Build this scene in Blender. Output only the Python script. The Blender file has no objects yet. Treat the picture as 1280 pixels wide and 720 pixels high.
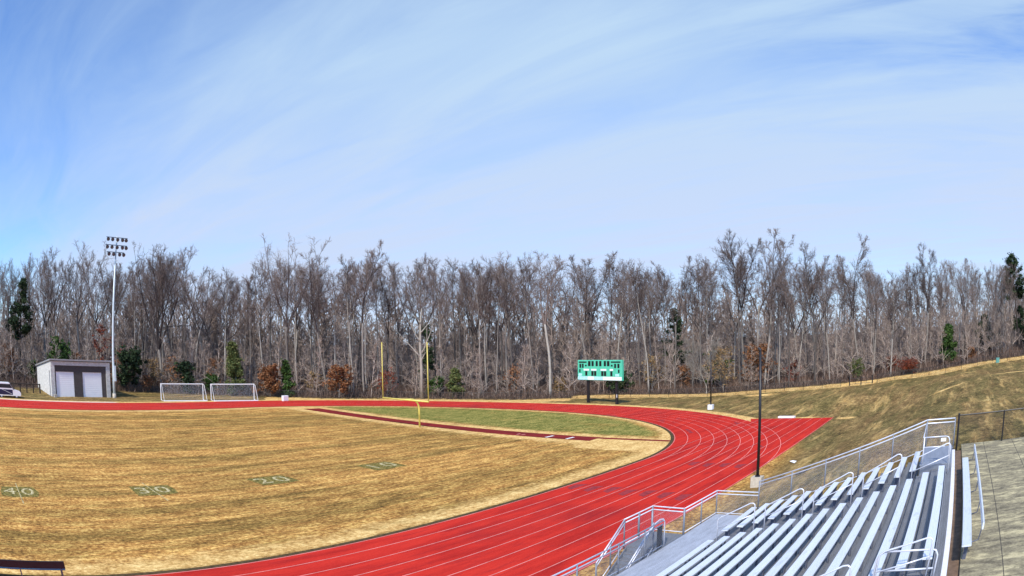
import bpy, math, random
import numpy as np
from mathutils import Matrix, Vector

R = math.radians
random.seed(7)
rng = np.random.default_rng(11)
scene = bpy.context.scene
COL = scene.collection
# World axes: X runs along the home straight (away from the camera end), Y across the field, Z up; metres.
CAM_H = 8.858

# ------------------------------------------------------------------ materials
def new_mat(name):
    m = bpy.data.materials.new(name); m.use_nodes = True
    nt = m.node_tree
    return m, nt, nt.nodes['Principled BSDF']

def N(nt, typ, **kw):
    n = nt.nodes.new(typ)
    for k, v in kw.items():
        setattr(n, k, v)
    return n

def L(nt, a, b):
    nt.links.new(a, b)

def ramp(nt, fac, stops):
    r = N(nt, 'ShaderNodeValToRGB')
    el = r.color_ramp.elements
    while len(el) > 1:
        el.remove(el[-1])
    el[0].position, el[0].color = stops[0][0], (*stops[0][1], 1)
    for p, c in stops[1:]:
        e = el.new(p); e.color = (*c, 1)
    L(nt, fac, r.inputs[0])
    return r.outputs[0]

def coords(nt, scale=(1, 1, 1), kind='Object'):
    t = N(nt, 'ShaderNodeTexCoord')
    m = N(nt, 'ShaderNodeMapping')
    m.inputs['Scale'].default_value = scale
    L(nt, t.outputs[kind], m.inputs[0])
    return m.outputs[0]

def noise(nt, vec, scale, detail=4, rough=.55, dist=0):
    n = N(nt, 'ShaderNodeTexNoise')
    n.inputs['Scale'].default_value = scale
    n.inputs['Detail'].default_value = detail
    n.inputs['Roughness'].default_value = rough
    n.inputs['Distortion'].default_value = dist
    L(nt, vec, n.inputs['Vector'])
    return n.outputs[0]

def mixc(nt, fac, a, b, blend='MIX'):
    m = N(nt, 'ShaderNodeMix', data_type='RGBA', blend_type=blend)
    for s, v in ((m.inputs[0], fac), (m.inputs[6], a), (m.inputs[7], b)):
        if hasattr(v, 'links') or isinstance(v, bpy.types.NodeSocket):
            L(nt, v, s)
        elif isinstance(v, (tuple, list)):
            s.default_value = (*v[:3], 1)
        else:
            s.default_value = v
    return m.outputs[2]

def math_n(nt, op, a, b=0.0, clamp=False):
    m = N(nt, 'ShaderNodeMath', operation=op); m.use_clamp = clamp
    for s, v in ((m.inputs[0], a), (m.inputs[1], b)):
        if isinstance(v, bpy.types.NodeSocket):
            L(nt, v, s)
        else:
            s.default_value = v
    return m.outputs[0]

def bump(nt, bsdf, h, strength=.4, dist=.02):
    b = N(nt, 'ShaderNodeBump')
    b.inputs['Strength'].default_value = strength
    b.inputs['Distance'].default_value = dist
    L(nt, h, b.inputs['Height']); L(nt, b.outputs[0], bsdf.inputs['Normal'])

def simple(name, c, rough=.6, metal=0.0, var=.18, scale=3.0, stretch=(1, 1, 1), spec=.5, bumps=0.0):
    m, nt, b = new_mat(name)
    v = coords(nt, stretch)
    n = noise(nt, v, scale, 5)
    lo = tuple(x * (1 - var) for x in c); hi = tuple(min(1, x * (1 + var)) for x in c)
    L(nt, ramp(nt, n, [(.3, lo), (.7, hi)]), b.inputs['Base Color'])
    b.inputs['Roughness'].default_value = rough
    b.inputs['Metallic'].default_value = metal
    b.inputs['Specular IOR Level'].default_value = spec
    if bumps:
        bump(nt, b, n, bumps)
    return m

M = {}
def mat_alu():
    m, nt, b = new_mat('aluminium_plank')
    oi = N(nt, 'ShaderNodeObjectInfo')
    n = noise(nt, coords(nt, (.5, 9, 9)), 3, 6, .7); d = noise(nt, coords(nt, (1.2, 3, 3)), 1.3, 6, .7)
    c = ramp(nt, n, [(.3, (.74, .80, .86)), (.7, (.90, .93, .96))])
    dr = N(nt, 'ShaderNodeMapRange'); L(nt, d, dr.inputs[0]); dr.inputs[1].default_value = .55; dr.inputs[2].default_value = .72
    c = mixc(nt, math_n(nt, 'MULTIPLY', dr.outputs[0], .6), c, (.40, .43, .47))
    c = mixc(nt, math_n(nt, 'MULTIPLY', oi.outputs['Random'], .22), c, (.46, .50, .56))
    L(nt, c, b.inputs['Base Color']); b.inputs['Metallic'].default_value = .3
    L(nt, ramp(nt, d, [(.3, (.34,) * 3), (.7, (.58,) * 3)]), b.inputs['Roughness'])
    return m
M['alu'] = mat_alu()
M['galv'] = simple('galvanised_rail', (.74, .76, .82), .4, .35, .12, 4)
M['steel_grey'] = simple('grey_steel_post', (.20, .22, .26), .5, .3, .15, 5)
M['bracket'] = simple('dark_bracket_steel', (.10, .11, .15), .5, .3, .2, 6)
M['black'] = simple('black_powder_coat', (.012, .012, .014), .45, 0, .3, 6)
M['white'] = simple('white_paint', (.8, .8, .8), .45, 0, .06, 2)
M['yellow'] = simple('yellow_goal_paint', (.72, .58, .13), .4, 0, .1, 2)
M['concrete_block'] = simple('footing_concrete', (.50, .45, .36), .85, 0, .15, 6)
M['curb'] = simple('pale_curb', (.8, .8, .82), .6, 0, .08, 4)
M['dirt'] = simple('brown_dirt', (.16, .10, .06), .95, 0, .35, 5, bumps=.5)
M['lens'] = simple('lamp_glass', (.10, .10, .12), .25, 0, .2, 5)
M['darkglass'] = simple('dark_glass', (.02, .025, .04), .08, 0, .2, 3)
M['rubber'] = simple('tyre_rubber', (.02, .02, .02), .8, 0, .2, 8)
M['dark_blue'] = simple('dark_blue_panel', (.012, .014, .05), .4, 0, .2, 3)
M['beige'] = simple('beige_metal', (.45, .40, .33), .5, 0, .12, 4)
M['roofmetal'] = simple('grey_roof_metal', (.34, .34, .34), .5, .3, .15, 3)
M['orange_leaf'] = simple('orange_leaf', (.75, .28, .04), .7, 0, .2, 20)
M['green_box'] = simple('green_cabinet_paint', (.10, .28, .24), .5, 0, .1, 4)

def mat_blocks(name, c, mortar, bw=.4, bh=.2, axis='x'):
    m, nt, b = new_mat(name)
    t = N(nt, 'ShaderNodeTexCoord'); s = N(nt, 'ShaderNodeSeparateXYZ'); cb = N(nt, 'ShaderNodeCombineXYZ')
    L(nt, t.outputs['Object'], s.inputs[0])
    add = math_n(nt, 'ADD', s.outputs[0], s.outputs[1])
    L(nt, add, cb.inputs[0]); L(nt, s.outputs[2], cb.inputs[1])
    br = N(nt, 'ShaderNodeTexBrick')
    br.inputs['Scale'].default_value = 1.0
    br.inputs['Brick Width'].default_value = bw; br.inputs['Row Height'].default_value = bh
    br.inputs['Mortar Size'].default_value = .012
    br.inputs['Color1'].default_value = (*[x * .78 for x in c], 1)
    br.inputs['Color2'].default_value = (*[min(1, x * 1.15) for x in c], 1)
    br.inputs['Mortar'].default_value = (*mortar, 1)
    L(nt, cb.outputs[0], br.inputs['Vector'])
    n = noise(nt, t.outputs['Object'], 7, 6)
    col = mixc(nt, .35, br.outputs[0], ramp(nt, n, [(.3, tuple(x * .5 for x in c)), (.7, tuple(min(1, x * 1.3) for x in c))]))
    L(nt, col, b.inputs['Base Color'])
    b.inputs['Roughness'].default_value = .9
    bump(nt, b, n, .6, .02)
    return m
M['block_white'] = mat_blocks('pale_split_face_block', (.60, .59, .55), (.4, .4, .38))
M['block_brown'] = mat_blocks('brown_split_face_block', (.075, .062, .058), (.10, .09, .085))

def mat_door():
    m, nt, b = new_mat('white_rollup_slats')
    v = coords(nt)
    s = N(nt, 'ShaderNodeSeparateXYZ'); L(nt, v, s.inputs[0])
    w = math_n(nt, 'SINE', math_n(nt, 'MULTIPLY', s.outputs[2], 2 * math.pi / .28))
    n = noise(nt, v, 1.5, 4)
    L(nt, ramp(nt, n, [(.3, (.84, .85, .86)), (.7, (.90, .90, .90))]), b.inputs['Base Color'])
    b.inputs['Roughness'].default_value = .45
    bump(nt, b, w, .30, .015)
    return m
M['door'] = mat_door()

def mat_mesh(name, c, pitch=.065, wire=.16, metal=.3):
    m, nt, b = new_mat(name)
    t = N(nt, 'ShaderNodeTexCoord'); s = N(nt, 'ShaderNodeSeparateXYZ'); L(nt, t.outputs['UV'], s.inputs[0])
    a = math_n(nt, 'FRACT', math_n(nt, 'MULTIPLY', math_n(nt, 'ADD', s.outputs[0], s.outputs[1]), 1 / pitch))
    d = math_n(nt, 'FRACT', math_n(nt, 'MULTIPLY', math_n(nt, 'SUBTRACT', s.outputs[0], s.outputs[1]), 1 / pitch))
    on = math_n(nt, 'MAXIMUM', math_n(nt, 'LESS_THAN', a, wire), math_n(nt, 'LESS_THAN', d, wire))
    b.inputs['Base Color'].default_value = (*c, 1); b.inputs['Roughness'].default_value = .5
    b.inputs['Metallic'].default_value = metal
    tr = N(nt, 'ShaderNodeBsdfTransparent'); mx = N(nt, 'ShaderNodeMixShader')
    L(nt, on, mx.inputs[0]); L(nt, tr.outputs[0], mx.inputs[1]); L(nt, b.outputs[0], mx.inputs[2])
    L(nt, mx.outputs[0], nt.nodes['Material Output'].inputs[0])
    return m
M['link_grey'] = mat_mesh('galvanised_chain_link', (.42, .43, .47), .06, .08)
M['link_black'] = mat_mesh('black_chain_link', (.02, .02, .02), .06, .11, 0)
M['net'] = mat_mesh('goal_net', (.5, .5, .5), .12, .05, 0)

def mat_ground():
    m, nt, b = new_mat('winter_grass_ground')
    at = N(nt, 'ShaderNodeAttribute'); at.attribute_name = 'zone'
    z = N(nt, 'ShaderNodeSeparateColor'); L(nt, at.outputs['Color'], z.inputs[0])
    at2 = N(nt, 'ShaderNodeAttribute'); at2.attribute_name = 'hill'
    c1 = coords(nt, (1, 1, 1)); c2 = coords(nt, (.10, 1, 1)); c3 = coords(nt, (.03, 1, 1))
    fine = math_n(nt, 'ADD', math_n(nt, 'MULTIPLY', noise(nt, coords(nt, (.8, 1, 1)), 4.6, 9, .80), .70), math_n(nt, 'MULTIPLY', noise(nt, coords(nt, (.35, .8, 1)), 1.3, 6, .7), .30))
    mid = noise(nt, c2, 1.7, 8, .75, .2)
    band = noise(nt, c3, .33, 5, .65, .2)
    big = noise(nt, c1, .07, 4, .6)
    # dormant turf: straw over brown, with darker olive mowing streaks
    straw = ramp(nt, fine, [(.40, (.12, .050, .012)), (.46, (.38, .175, .042)), (.52, (.64, .330, .085)), (.58, (.98, .66, .20))])
    olive = ramp(nt, fine, [(.40, (.050, .034, .008)), (.49, (.17, .108, .024)), (.58, (.44, .275, .07))])
    k = math_n(nt, 'ADD', math_n(nt, 'MULTIPLY', mid, .55), math_n(nt, 'ADD', math_n(nt, 'MULTIPLY', band, .62), math_n(nt, 'MULTIPLY', big, .25)))
    streak = N(nt, 'ShaderNodeMapRange'); L(nt, k, streak.inputs[0])
    streak.inputs[1].default_value = .64; streak.inputs[2].default_value = .79
    field = mixc(nt, math_n(nt, 'MULTIPLY', streak.outputs[0], .82), straw, olive)
    # hillside: browner and greener, with straw-coloured bare stripes
    hfine = math_n(nt, 'ADD', math_n(nt, 'MULTIPLY', noise(nt, coords(nt, (.8, 1, 1)), 2.8, 9, .80), .66), math_n(nt, 'MULTIPLY', noise(nt, coords(nt, (.30, .7, 1)), .9, 6, .72), .34))
    hg = ramp(nt, hfine, [(.40, (.06, .034, .012)), (.46, (.17, .102, .036)), (.53, (.29, .182, .066)), (.60, (.56, .37, .145))])
    hgreen = ramp(nt, hfine, [(.40, (.030, .029, .008)), (.49, (.108, .092, .026)), (.59, (.30, .23, .075))])
    hn = noise(nt, coords(nt, (.12, .6, 1)), .55, 8, .74, .3)
    hmask = N(nt, 'ShaderNodeMapRange'); L(nt, hn, hmask.inputs[0]); hmask.inputs[1].default_value = .38; hmask.inputs[2].default_value = .56
    hill = mixc(nt, math_n(nt, 'MULTIPLY', hmask.outputs[0], .75), hg, hgreen)
    pn = noise(nt, coords(nt, (.10, 1.0, 1)), .75, 7, .7, .3)
    pm = N(nt, 'ShaderNodeMapRange'); L(nt, pn, pm.inputs[0]); pm.inputs[1].default_value = .54; pm.inputs[2].default_value = .70
    pale_c = ramp(nt, fine, [(.40, (.38, .195, .052)), (.49, (.70, .43, .14)), (.58, (.98, .72, .30))])
    hill = mixc(nt, math_n(nt, 'MULTIPLY', pm.outputs[0], .8), hill, pale_c)
    base = mixc(nt, at2.outputs['Fac'], field, hill)
    # pale straw edges, lush green D, leaf litter under the trees
    edge_n = noise(nt, c1, 1.1, 5, .7)
    pe = N(nt, 'ShaderNodeMapRange'); L(nt, math_n(nt, 'ADD', z.outputs[0], math_n(nt, 'MULTIPLY', math_n(nt, 'SUBTRACT', edge_n, .5), 1.1)), pe.inputs[0])
    pe.inputs[1].default_value = .35; pe.inputs[2].default_value = .75
    base = mixc(nt, pe.outputs[0], base, pale_c)
    lush = ramp(nt, fine, [(.40, (.055, .070, .010)), (.48, (.145, .155, .026)), (.56, (.46, .36, .10))])
    ln = noise(nt, coords(nt, (.5, .35, 1)), .5, 6, .65)
    le = N(nt, 'ShaderNodeMapRange'); L(nt, math_n(nt, 'ADD', z.outputs[1], math_n(nt, 'MULTIPLY', math_n(nt, 'SUBTRACT', ln, .5), 1.3)), le.inputs[0])
    le.inputs[1].default_value = .40; le.inputs[2].default_value = .95
    base = mixc(nt, le.outputs[0], base, lush)
    lit = ramp(nt, noise(nt, c1, 1.6, 8, .75), [(.3, (.022, .015, .011)), (.5, (.075, .050, .036)), (.7, (.17, .115, .08))])
    base = mixc(nt, z.outputs[2], base, lit)
    L(nt, base, b.inputs['Base Color'])
    b.inputs['Roughness'].default_value = .95; b.inputs['Specular IOR Level'].default_value = .15
    bump(nt, b, fine, .7, .12)
    return m
M['ground'] = mat_ground()

def mat_track():
    m, nt, b = new_mat('red_running_surface')
    n = noise(nt, coords(nt, (.15, 1, 1)), .9, 7, .7)
    f = noise(nt, coords(nt), 14, 6, .7)
    s = noise(nt, coords(nt, (.5, .5, 1)), .16, 5, .6)
    c = ramp(nt, n, [(.34, (.33, .014, .012)), (.5, (.58, .030, .019)), (.66, (.72, .046, .026))])
    c = mixc(nt, .35, c, ramp(nt, f, [(.3, (.30, .012, .010)), (.7, (.66, .050, .036))]))
    st = N(nt, 'ShaderNodeMapRange'); L(nt, s, st.inputs[0]); st.inputs[1].default_value = .56; st.inputs[2].default_value = .70
    c = mixc(nt, math_n(nt, 'MULTIPLY', st.outputs[0], .55), c, (.24, .020, .024))
    w_ = noise(nt, coords(nt, (.22, 1.6, 1)), 1.4, 6, .7, .5)
    wr = N(nt, 'ShaderNodeMapRange'); L(nt, w_, wr.inputs[0]); wr.inputs[1].default_value = .52; wr.inputs[2].default_value = .66
    c = mixc(nt, math_n(nt, 'MULTIPLY', wr.outputs[0], .62), c, (.30, .020, .022))
    L(nt, c, b.inputs['Base Color'])
    b.inputs['Roughness'].default_value = .95; b.inputs['Specular IOR Level'].default_value = .06
    bump(nt, b, f, .25, .01)
    return m
M['track'] = mat_track()
M['track_dark'] = simple('worn_maroon_surface', (.20, .012, .010), .85, 0, .4, 1.2, (1, .15, 1), .2)
M['mark_dark'] = simple('faded_exchange_mark', (.30, .034, .038), .85, 0, .3, 3, spec=.2)
M['line'] = simple('faded_white_line', (.78, .32, .28), .8, 0, .28, 1.5, spec=.2)
M['whiteline'] = simple('white_board_paint', (.82, .80, .78), .7, 0, .08, 4, spec=.2)
M['edge'] = simple('track_edge_turf', (.085, .060, .028), .95, 0, .5, 4, spec=.1, bumps=.5)
M['apron'] = simple('pale_gravel_apron', (.72, .58, .45), .95, 0, .2, 2, spec=.1)
def mat_numturf():
    m, nt, b = new_mat('dyed_turf_patch')
    f = noise(nt, coords(nt, (.8, 1, 1)), 4.6, 9, .8)
    L(nt, ramp(nt, f, [(.38, (.045, .045, .012)), (.47, (.125, .115, .030)), (.55, (.30, .225, .062)), (.62, (.60, .42, .13))]), b.inputs['Base Color'])
    b.inputs['Roughness'].default_value = .95; b.inputs['Specular IOR Level'].default_value = .1
    bump(nt, b, f, .7, .1)
    return m
M['numturf'] = mat_numturf()

def mat_numpaint():
    m, nt, b = new_mat('worn_number_paint')
    n = noise(nt, coords(nt), 5, 9, .8)
    L(nt, ramp(nt, n, [(.38, (.10, .085, .022)), (.48, (.36, .28, .10)), (.58, (.80, .70, .42))]), b.inputs['Base Color'])
    b.inputs['Roughness'].default_value = .95
    return m
M['numpaint'] = mat_numpaint()

def mat_deck(name, c):
    m, nt, b = new_mat(name)
    n = noise(nt, coords(nt, (.5, 3, 3)), 2.2, 6, .65); f = noise(nt, coords(nt), 30, 3)
    L(nt, mixc(nt, .35, ramp(nt, n, [(.3, tuple(x * .72 for x in c)), (.7, tuple(x * 1.25 for x in c))]), ramp(nt, f, [(.35, tuple(x * .6 for x in c)), (.65, tuple(x * 1.3 for x in c))])), b.inputs['Base Color'])
    t = N(nt, 'ShaderNodeSeparateXYZ'); L(nt, coords(nt), t.inputs[0])
    w = math_n(nt, 'SINE', math_n(nt, 'MULTIPLY', t.outputs[1], 2 * math.pi / .076))
    b.inputs['Roughness'].default_value = .55; b.inputs['Metallic'].default_value = .25
    bump(nt, b, w, .35, .01)
    return m
M['foot'] = mat_deck('grey_foot_plank', (.20, .205, .22))
M['landing'] = mat_deck('grey_landing_plank', (.27, .30, .36))
M['deck'] = mat_deck('silver_deck_plank', (.45, .48, .54))

def mat_concrete():   # weathered, with pale lichen-stained patches
    m, nt, b = new_mat('stained_concrete')
    a = noise(nt, coords(nt, (1.6, .55, 1)), 1.6, 9, .75, .3); f = noise(nt, coords(nt), 9, 6, .7)
    c = ramp(nt, a, [(.38, (.085, .070, .042)), (.46, (.20, .168, .098)), (.53, (.31, .265, .15)), (.60, (.62, .53, .29))])
    c = mixc(nt, .3, c, ramp(nt, f, [(.38, (.11, .092, .055)), (.62, (.52, .45, .28))]))
    t = N(nt, 'ShaderNodeSeparateXYZ'); L(nt, coords(nt), t.inputs[0])
    jx = math_n(nt, 'LESS_THAN', math_n(nt, 'FRACT', math_n(nt, 'DIVIDE', math_n(nt, 'ADD', t.outputs[0], .35), 2.44)), .010)
    jy = math_n(nt, 'LESS_THAN', math_n(nt, 'FRACT', math_n(nt, 'DIVIDE', math_n(nt, 'ADD', t.outputs[1], 1.93 + 14.64), 1.6)), .018)
    c = mixc(nt, math_n(nt, 'MULTIPLY', math_n(nt, 'MAXIMUM', jx, jy), .85), c, (.035, .03, .025))
    L(nt, c, b.inputs['Base Color']); b.inputs['Roughness'].default_value = .9
    bump(nt, b, f, .3, .01)
    return m
M['concrete'] = mat_concrete()

def mat_bark(name, dark, pale):
    m, nt, b = new_mat(name)
    oi = N(nt, 'ShaderNodeObjectInfo')
    n = noise(nt, coords(nt, (2.5, 2.5, .5)), 3, 6, .7)
    d = mixc(nt, oi.outputs['Random'], dark, pale)
    d2 = mixc(nt, 1.0, d, ramp(nt, n, [(.3, (.55, .55, .55)), (.7, (1.0, 1.0, 1.0))]), 'MULTIPLY')
    L(nt, d2, b.inputs['Base Color'])
    b.inputs['Roughness'].default_value = .9; b.inputs['Specular IOR Level'].default_value = .15
    return m
M['bark'] = mat_bark('grey_bark', (.085, .070, .062), (.50, .45, .39))
M['bark_pale'] = mat_bark('pale_bark', (.44, .40, .34), (.50, .46, .40))
M['bark_dark'] = mat_bark('dark_bark', (.05, .04, .035), (.08, .065, .055))
M['twig'] = mat_bark('grey_twigs', (.16, .12, .105), (.32, .25, .218))
M['mass'] = mat_bark('far_grey_twigs', (.30, .235, .20), (.34, .27, .23))
M['limb'] = mat_bark('silhouetted_limb_bark', (.048, .038, .038), (.14, .115, .107))  # limbs coloured darker than the trunk to imitate silhouettes against bright sky
M['twig_pale'] = mat_bark('pale_twigs', (.28, .25, .21), (.32, .29, .25))

def mat_leaf(name, a, b_, c_):
    m, nt, b = new_mat(name)
    g = N(nt, 'ShaderNodeNewGeometry')
    L(nt, ramp(nt, g.outputs['Random Per Island'], [(0, a), (.5, b_), (1, c_)]), b.inputs['Base Color'])
    b.inputs['Roughness'].default_value = .75; b.inputs['Specular IOR Level'].default_value = .2
    return m
M['needles'] = mat_leaf('dark_pine_needles', (.012, .026, .012), (.026, .048, .020), (.05, .075, .03))
M['cedar'] = mat_leaf('yellow_green_cedar', (.05, .075, .022), (.10, .125, .04), (.17, .17, .06))
M['holly'] = mat_leaf('green_evergreen_leaves', (.020, .045, .012), (.045, .09, .02), (.09, .15, .035))
M['rust'] = mat_leaf('rust_dry_leaves', (.11, .045, .018), (.22, .092, .038), (.36, .18, .085))
M['tanleaf'] = mat_leaf('tan_dry_leaves', (.15, .085, .035), (.26, .165, .07), (.36, .25, .11))
M['redleaf'] = mat_leaf('dark_red_dry_leaves', (.09, .018, .010), (.18, .042, .022), (.26, .08, .04))
M['brush'] = mat_leaf('brown_brush', (.05, .028, .022), (.15, .095, .07), (.30, .22, .17))

# ------------------------------------------------------------------ mesh helpers
class MB:
    def __init__(self):
        self.v = []; self.f = []; self.uv = {}
    def quad(self, a, b, c, d, uv=None):
        i = len(self.v); self.v += [tuple(a), tuple(b), tuple(c), tuple(d)]
        if uv: self.uv[len(self.f)] = uv
        self.f.append((i, i + 1, i + 2, i + 3))
    def box(self, x0, x1, y0, y1, z0, z1):
        i = len(self.v)
        self.v += [(x0, y0, z0), (x1, y0, z0), (x1, y1, z0), (x0, y1, z0), (x0, y0, z1), (x1, y0, z1), (x1, y1, z1), (x0, y1, z1)]
        self.f += [(i, i+3, i+2, i+1), (i+4, i+5, i+6, i+7), (i, i+1, i+5, i+4), (i+1, i+2, i+6, i+5), (i+2, i+3, i+7, i+6), (i+3, i, i+4, i+7)]
        return self
    def bbox(self, x0, x1, y0, y1, z0, z1, e=.01):
        # a box with chamfered long edges: profile extruded along its longest axis
        d = (x1 - x0, y1 - y0, z1 - z0); ax = max(range(3), key=lambda k: d[k])
        lo = (x0, y0, z0); hi = (x1, y1, z1); o = [k for k in range(3) if k != ax]
        a0, a1, b0, b1 = lo[o[0]], hi[o[0]], lo[o[1]], hi[o[1]]
        prof = [(a0+e, b0), (a1-e, b0), (a1, b0+e), (a1, b1-e), (a1-e, b1), (a0+e, b1), (a0, b1-e), (a0, b0+e)]
        i = len(self.v)
        for t in (lo[ax], hi[ax]):
            for p in prof:
                q = [0, 0, 0]; q[ax] = t; q[o[0]] = p[0]; q[o[1]] = p[1]; self.v.append(tuple(q))
        for k in range(8):
            self.f.append((i+k, i+(k+1) % 8, i+8+(k+1) % 8, i+8+k))
        self.f.append(tuple(i+k for k in range(7, -1, -1))); self.f.append(tuple(i+8+k for k in range(8)))
        return self
    def prism(self, poly, y0, y1):
        # polygon in XZ extruded along Y
        n = len(poly); i = len(self.v)
        self.v += [(p[0], y0, p[1]) for p in poly] + [(p[0], y1, p[1]) for p in poly]
        for k in range(n):
            self.f.append((i+k, i+(k+1) % n, i+n+(k+1) % n, i+n+k))
        self.f.append(tuple(i+k for k in range(n-1, -1, -1))); self.f.append(tuple(i+n+k for k in range(n)))
        return self
    def tube(self, pts, rad, n=6, cap=True):
        P = [Vector(p) for p in pts]
        if not hasattr(rad, '__len__'): rad = [rad] * len(P)
        base = len(self.v); ref = None
        for j, p in enumerate(P):
            t = (P[min(j+1, len(P)-1)] - P[max(j-1, 0)]).normalized()
            if ref is None:
                ref = Vector((0, 0, 1)) if abs(t.z) < .9 else Vector((1, 0, 0))
            a = t.cross(ref)
            if a.length < 1e-4: a = t.cross(Vector((1, .3, .2)))
            a.normalize(); b = t.cross(a); ref = b.cross(t) if False else ref
            r = rad[j]
            for k in range(n):
                c, s = math.cos(2*math.pi*k/n), math.sin(2*math.pi*k/n)
                self.v.append((p.x + r*(a.x*c + b.x*s), p.y + r*(a.y*c + b.y*s), p.z + r*(a.z*c + b.z*s)))
        for j in range(len(P)-1):
            o = base + j*n
            for k in range(n):
                self.f.append((o+k, o+(k+1) % n, o+n+(k+1) % n, o+n+k))
        if cap:
            self.f.append(tuple(base+k for k in range(n-1, -1, -1)))
            o = base+(len(P)-1)*n; self.f.append(tuple(o+k for k in range(n)))
        return self
    def mesh(self, name, mat, smooth=False):
        me = bpy.data.meshes.new(name)
        me.from_pydata(self.v, [], self.f)
        if self.uv:
            ul = me.uv_layers.new(name='UVMap')
            for p in me.polygons:
                u = self.uv.get(p.index)
                if u:
                    for li, c in zip(p.loop_indices, u): ul.data[li].uv = c
        if smooth:
            me.polygons.foreach_set('use_smooth', [True] * len(me.polygons))
        me.materials.append(mat); me.update()
        return me
    def build(self, name, mat, parent=None, smooth=False):
        o = bpy.data.objects.new(name, self.mesh(name, mat, smooth)); COL.objects.link(o)
        if parent: o.parent = parent
        return o

def fast_mesh(name, verts, faces, mat, k):
    # verts (n,3), faces (m,k) numpy
    me = bpy.data.meshes.new(name)
    me.vertices.add(len(verts)); me.vertices.foreach_set('co', np.asarray(verts, np.float32).ravel())
    me.loops.add(len(faces) * k); me.loops.foreach_set('vertex_index', np.asarray(faces, np.int32).ravel())
    me.polygons.add(len(faces)); me.polygons.foreach_set('loop_start', np.arange(0, len(faces) * k, k, dtype=np.int32))
    me.update(calc_edges=True); me.materials.append(mat)
    return me

def link(name, me, parent=None):
    o = bpy.data.objects.new(name, me); COL.objects.link(o)
    if parent: o.parent = parent
    return o

def tag(o, label, cat, group=None, kind=None):
    o['label'] = label; o['category'] = cat
    if group: o['group'] = group
    if kind: o['kind'] = kind
    return o

def thing(name, loc, label, cat, rz=0, group=None):
    o = bpy.data.objects.new(name, None); COL.objects.link(o)
    o.empty_display_size = .3
    o.location = loc; o.rotation_euler = (0, 0, rz)
    return tag(o, label, cat, group)

def structure(o):
    o['kind'] = 'structure'; return o

def copy_tree(o, parent=None):
    c = o.copy(); COL.objects.link(c); c.parent = parent
    for ch in [x for x in bpy.data.objects if x.parent == o]:
        copy_tree(ch, c)
    return c

# ------------------------------------------------------------------ terrain
KU = .952                                           # the bend is slightly flattened lengthwise
TCU, TCV, RIN, ROUT = 43.0, 52.45, 29.4, 38.95       # centre of the bend, inner and outer radius
FENCE = [(-30, 101, .5), (-8, 103, .4), (12, 104.5, .4), (28, 106.5, .4), (39, 105.6, .2), (54, 96.3, .1), (62, 89.1, .05), (72.5, 81.3, 0), (82, 66.3, 0),
         (91.5, 54, 0), (95, 39.8, .02), (97.1, 34.3, .12), (98.2, 28.7, .40), (99.3, 23.2, .48), (100, 20.4, .58), (100.6, 17, .72),
         (101, 13.7, .85), (101.5, 9.2, 1.3), (102, 3.6, 1.47), (102, -1.9, 1.97), (102, -7.2, 2.5), (101.5, -14, 2.75), (100.5, -24, 3.0)]
ctl = list(FENCE)
for u in range(-60, 75, 9):
    ctl += [(u, 20, 0), (u, 14, 0), (u, 11.6, .0)]
    ctl += [(u, 90, 0)] if u < 45 else []
for a in range(-60, 91, 12):
    ctl.append((TCU + KU * 41.2 * math.cos(R(a)), TCV + 41.2 * math.sin(R(a)), 0))
ctl += [(70, 14, 0), (72, 18, 0), (71, 10.5, .15), (78, 27, .05), (84, 34, .03), (90, 37, .03)]
for u in (-40, -20, 0, 8, 14, 20, 26):
    ctl += [(u, 8.2, .25), (u, 5, 1.15), (u, 2, 2.4), (u, -.9, 3.80), (u, -5, 3.84), (u, -12, 3.85), (u, -30, 4.0)]
ctl += [(32, 6, 1.9), (32, 2, 3.1), (33, -1.2, 3.75), (33, -6, 3.85), (33, -14, 3.9), (45, 6.5, 1.5), (45, 2, 2.7), (45, -1.9, 3.3), (45, -8, 3.6),
        (57, 6, 1.1), (57, 1, 2.4), (57, -3, 3.2), (57, -12, 3.5), (68, 4, 1.5), (68, -1.7, 3.1), (72, -11, 3.25), (80, 14, .8), (84, 6, 1.5), (85, -3, 2.5), (88, -12, 2.9),
        (90, 25, .35), (104, 41, .1), (107, 20, .9), (109, 0, 2.3), (108, -14, 3.0)]
for a, z in ((-30, 5), (-12, 4.2), (0, 3.2), (10, 2.3), (20, 1.8), (30, 1.6), (40, 1.8), (50, 2.0), (60, 2.4), (70, 2.8), (80, 3.0), (95, 3.2), (110, 3.0)):
    ctl += [(140*math.cos(R(a)), 140*math.sin(R(a)), z), (185*math.cos(R(a)), 185*math.sin(R(a)), z*1.15), (260*math.cos(R(a)), 260*math.sin(R(a)), z*1.1), (330*math.cos(R(a)), 330*math.sin(R(a)), z)]
ctl += [(-120, 0, 3), (-120, 60, 2), (0, -120, 5), (100, -120, 5), (200, -120, 6), (-120, 160, 6)]
CT = np.array(ctl, float)
def _phi(d2):
    return .5 * d2 * np.log(d2 + 1e-9)
_n = len(CT)
_A = np.zeros((_n+3, _n+3))
_S = CT[:, :2] / 50.0
_A[:_n, :_n] = _phi(((_S[:, None] - _S[None]) ** 2).sum(-1)) + np.eye(_n) * 2e-4
_A[:_n, _n] = 1; _A[:_n, _n+1:] = _S; _A[_n, :_n] = 1; _A[_n+1:, :_n] = _S.T
_W = np.linalg.solve(_A, np.r_[CT[:, 2], 0, 0, 0])
def track_out(u, v):
    """signed distance outside the stadium-shaped outer track edge"""
    du = np.maximum(u - TCU, 0) / KU
    return np.where(u > TCU, np.hypot(du, v - TCV), np.abs(v - TCV)) - ROUT
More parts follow.
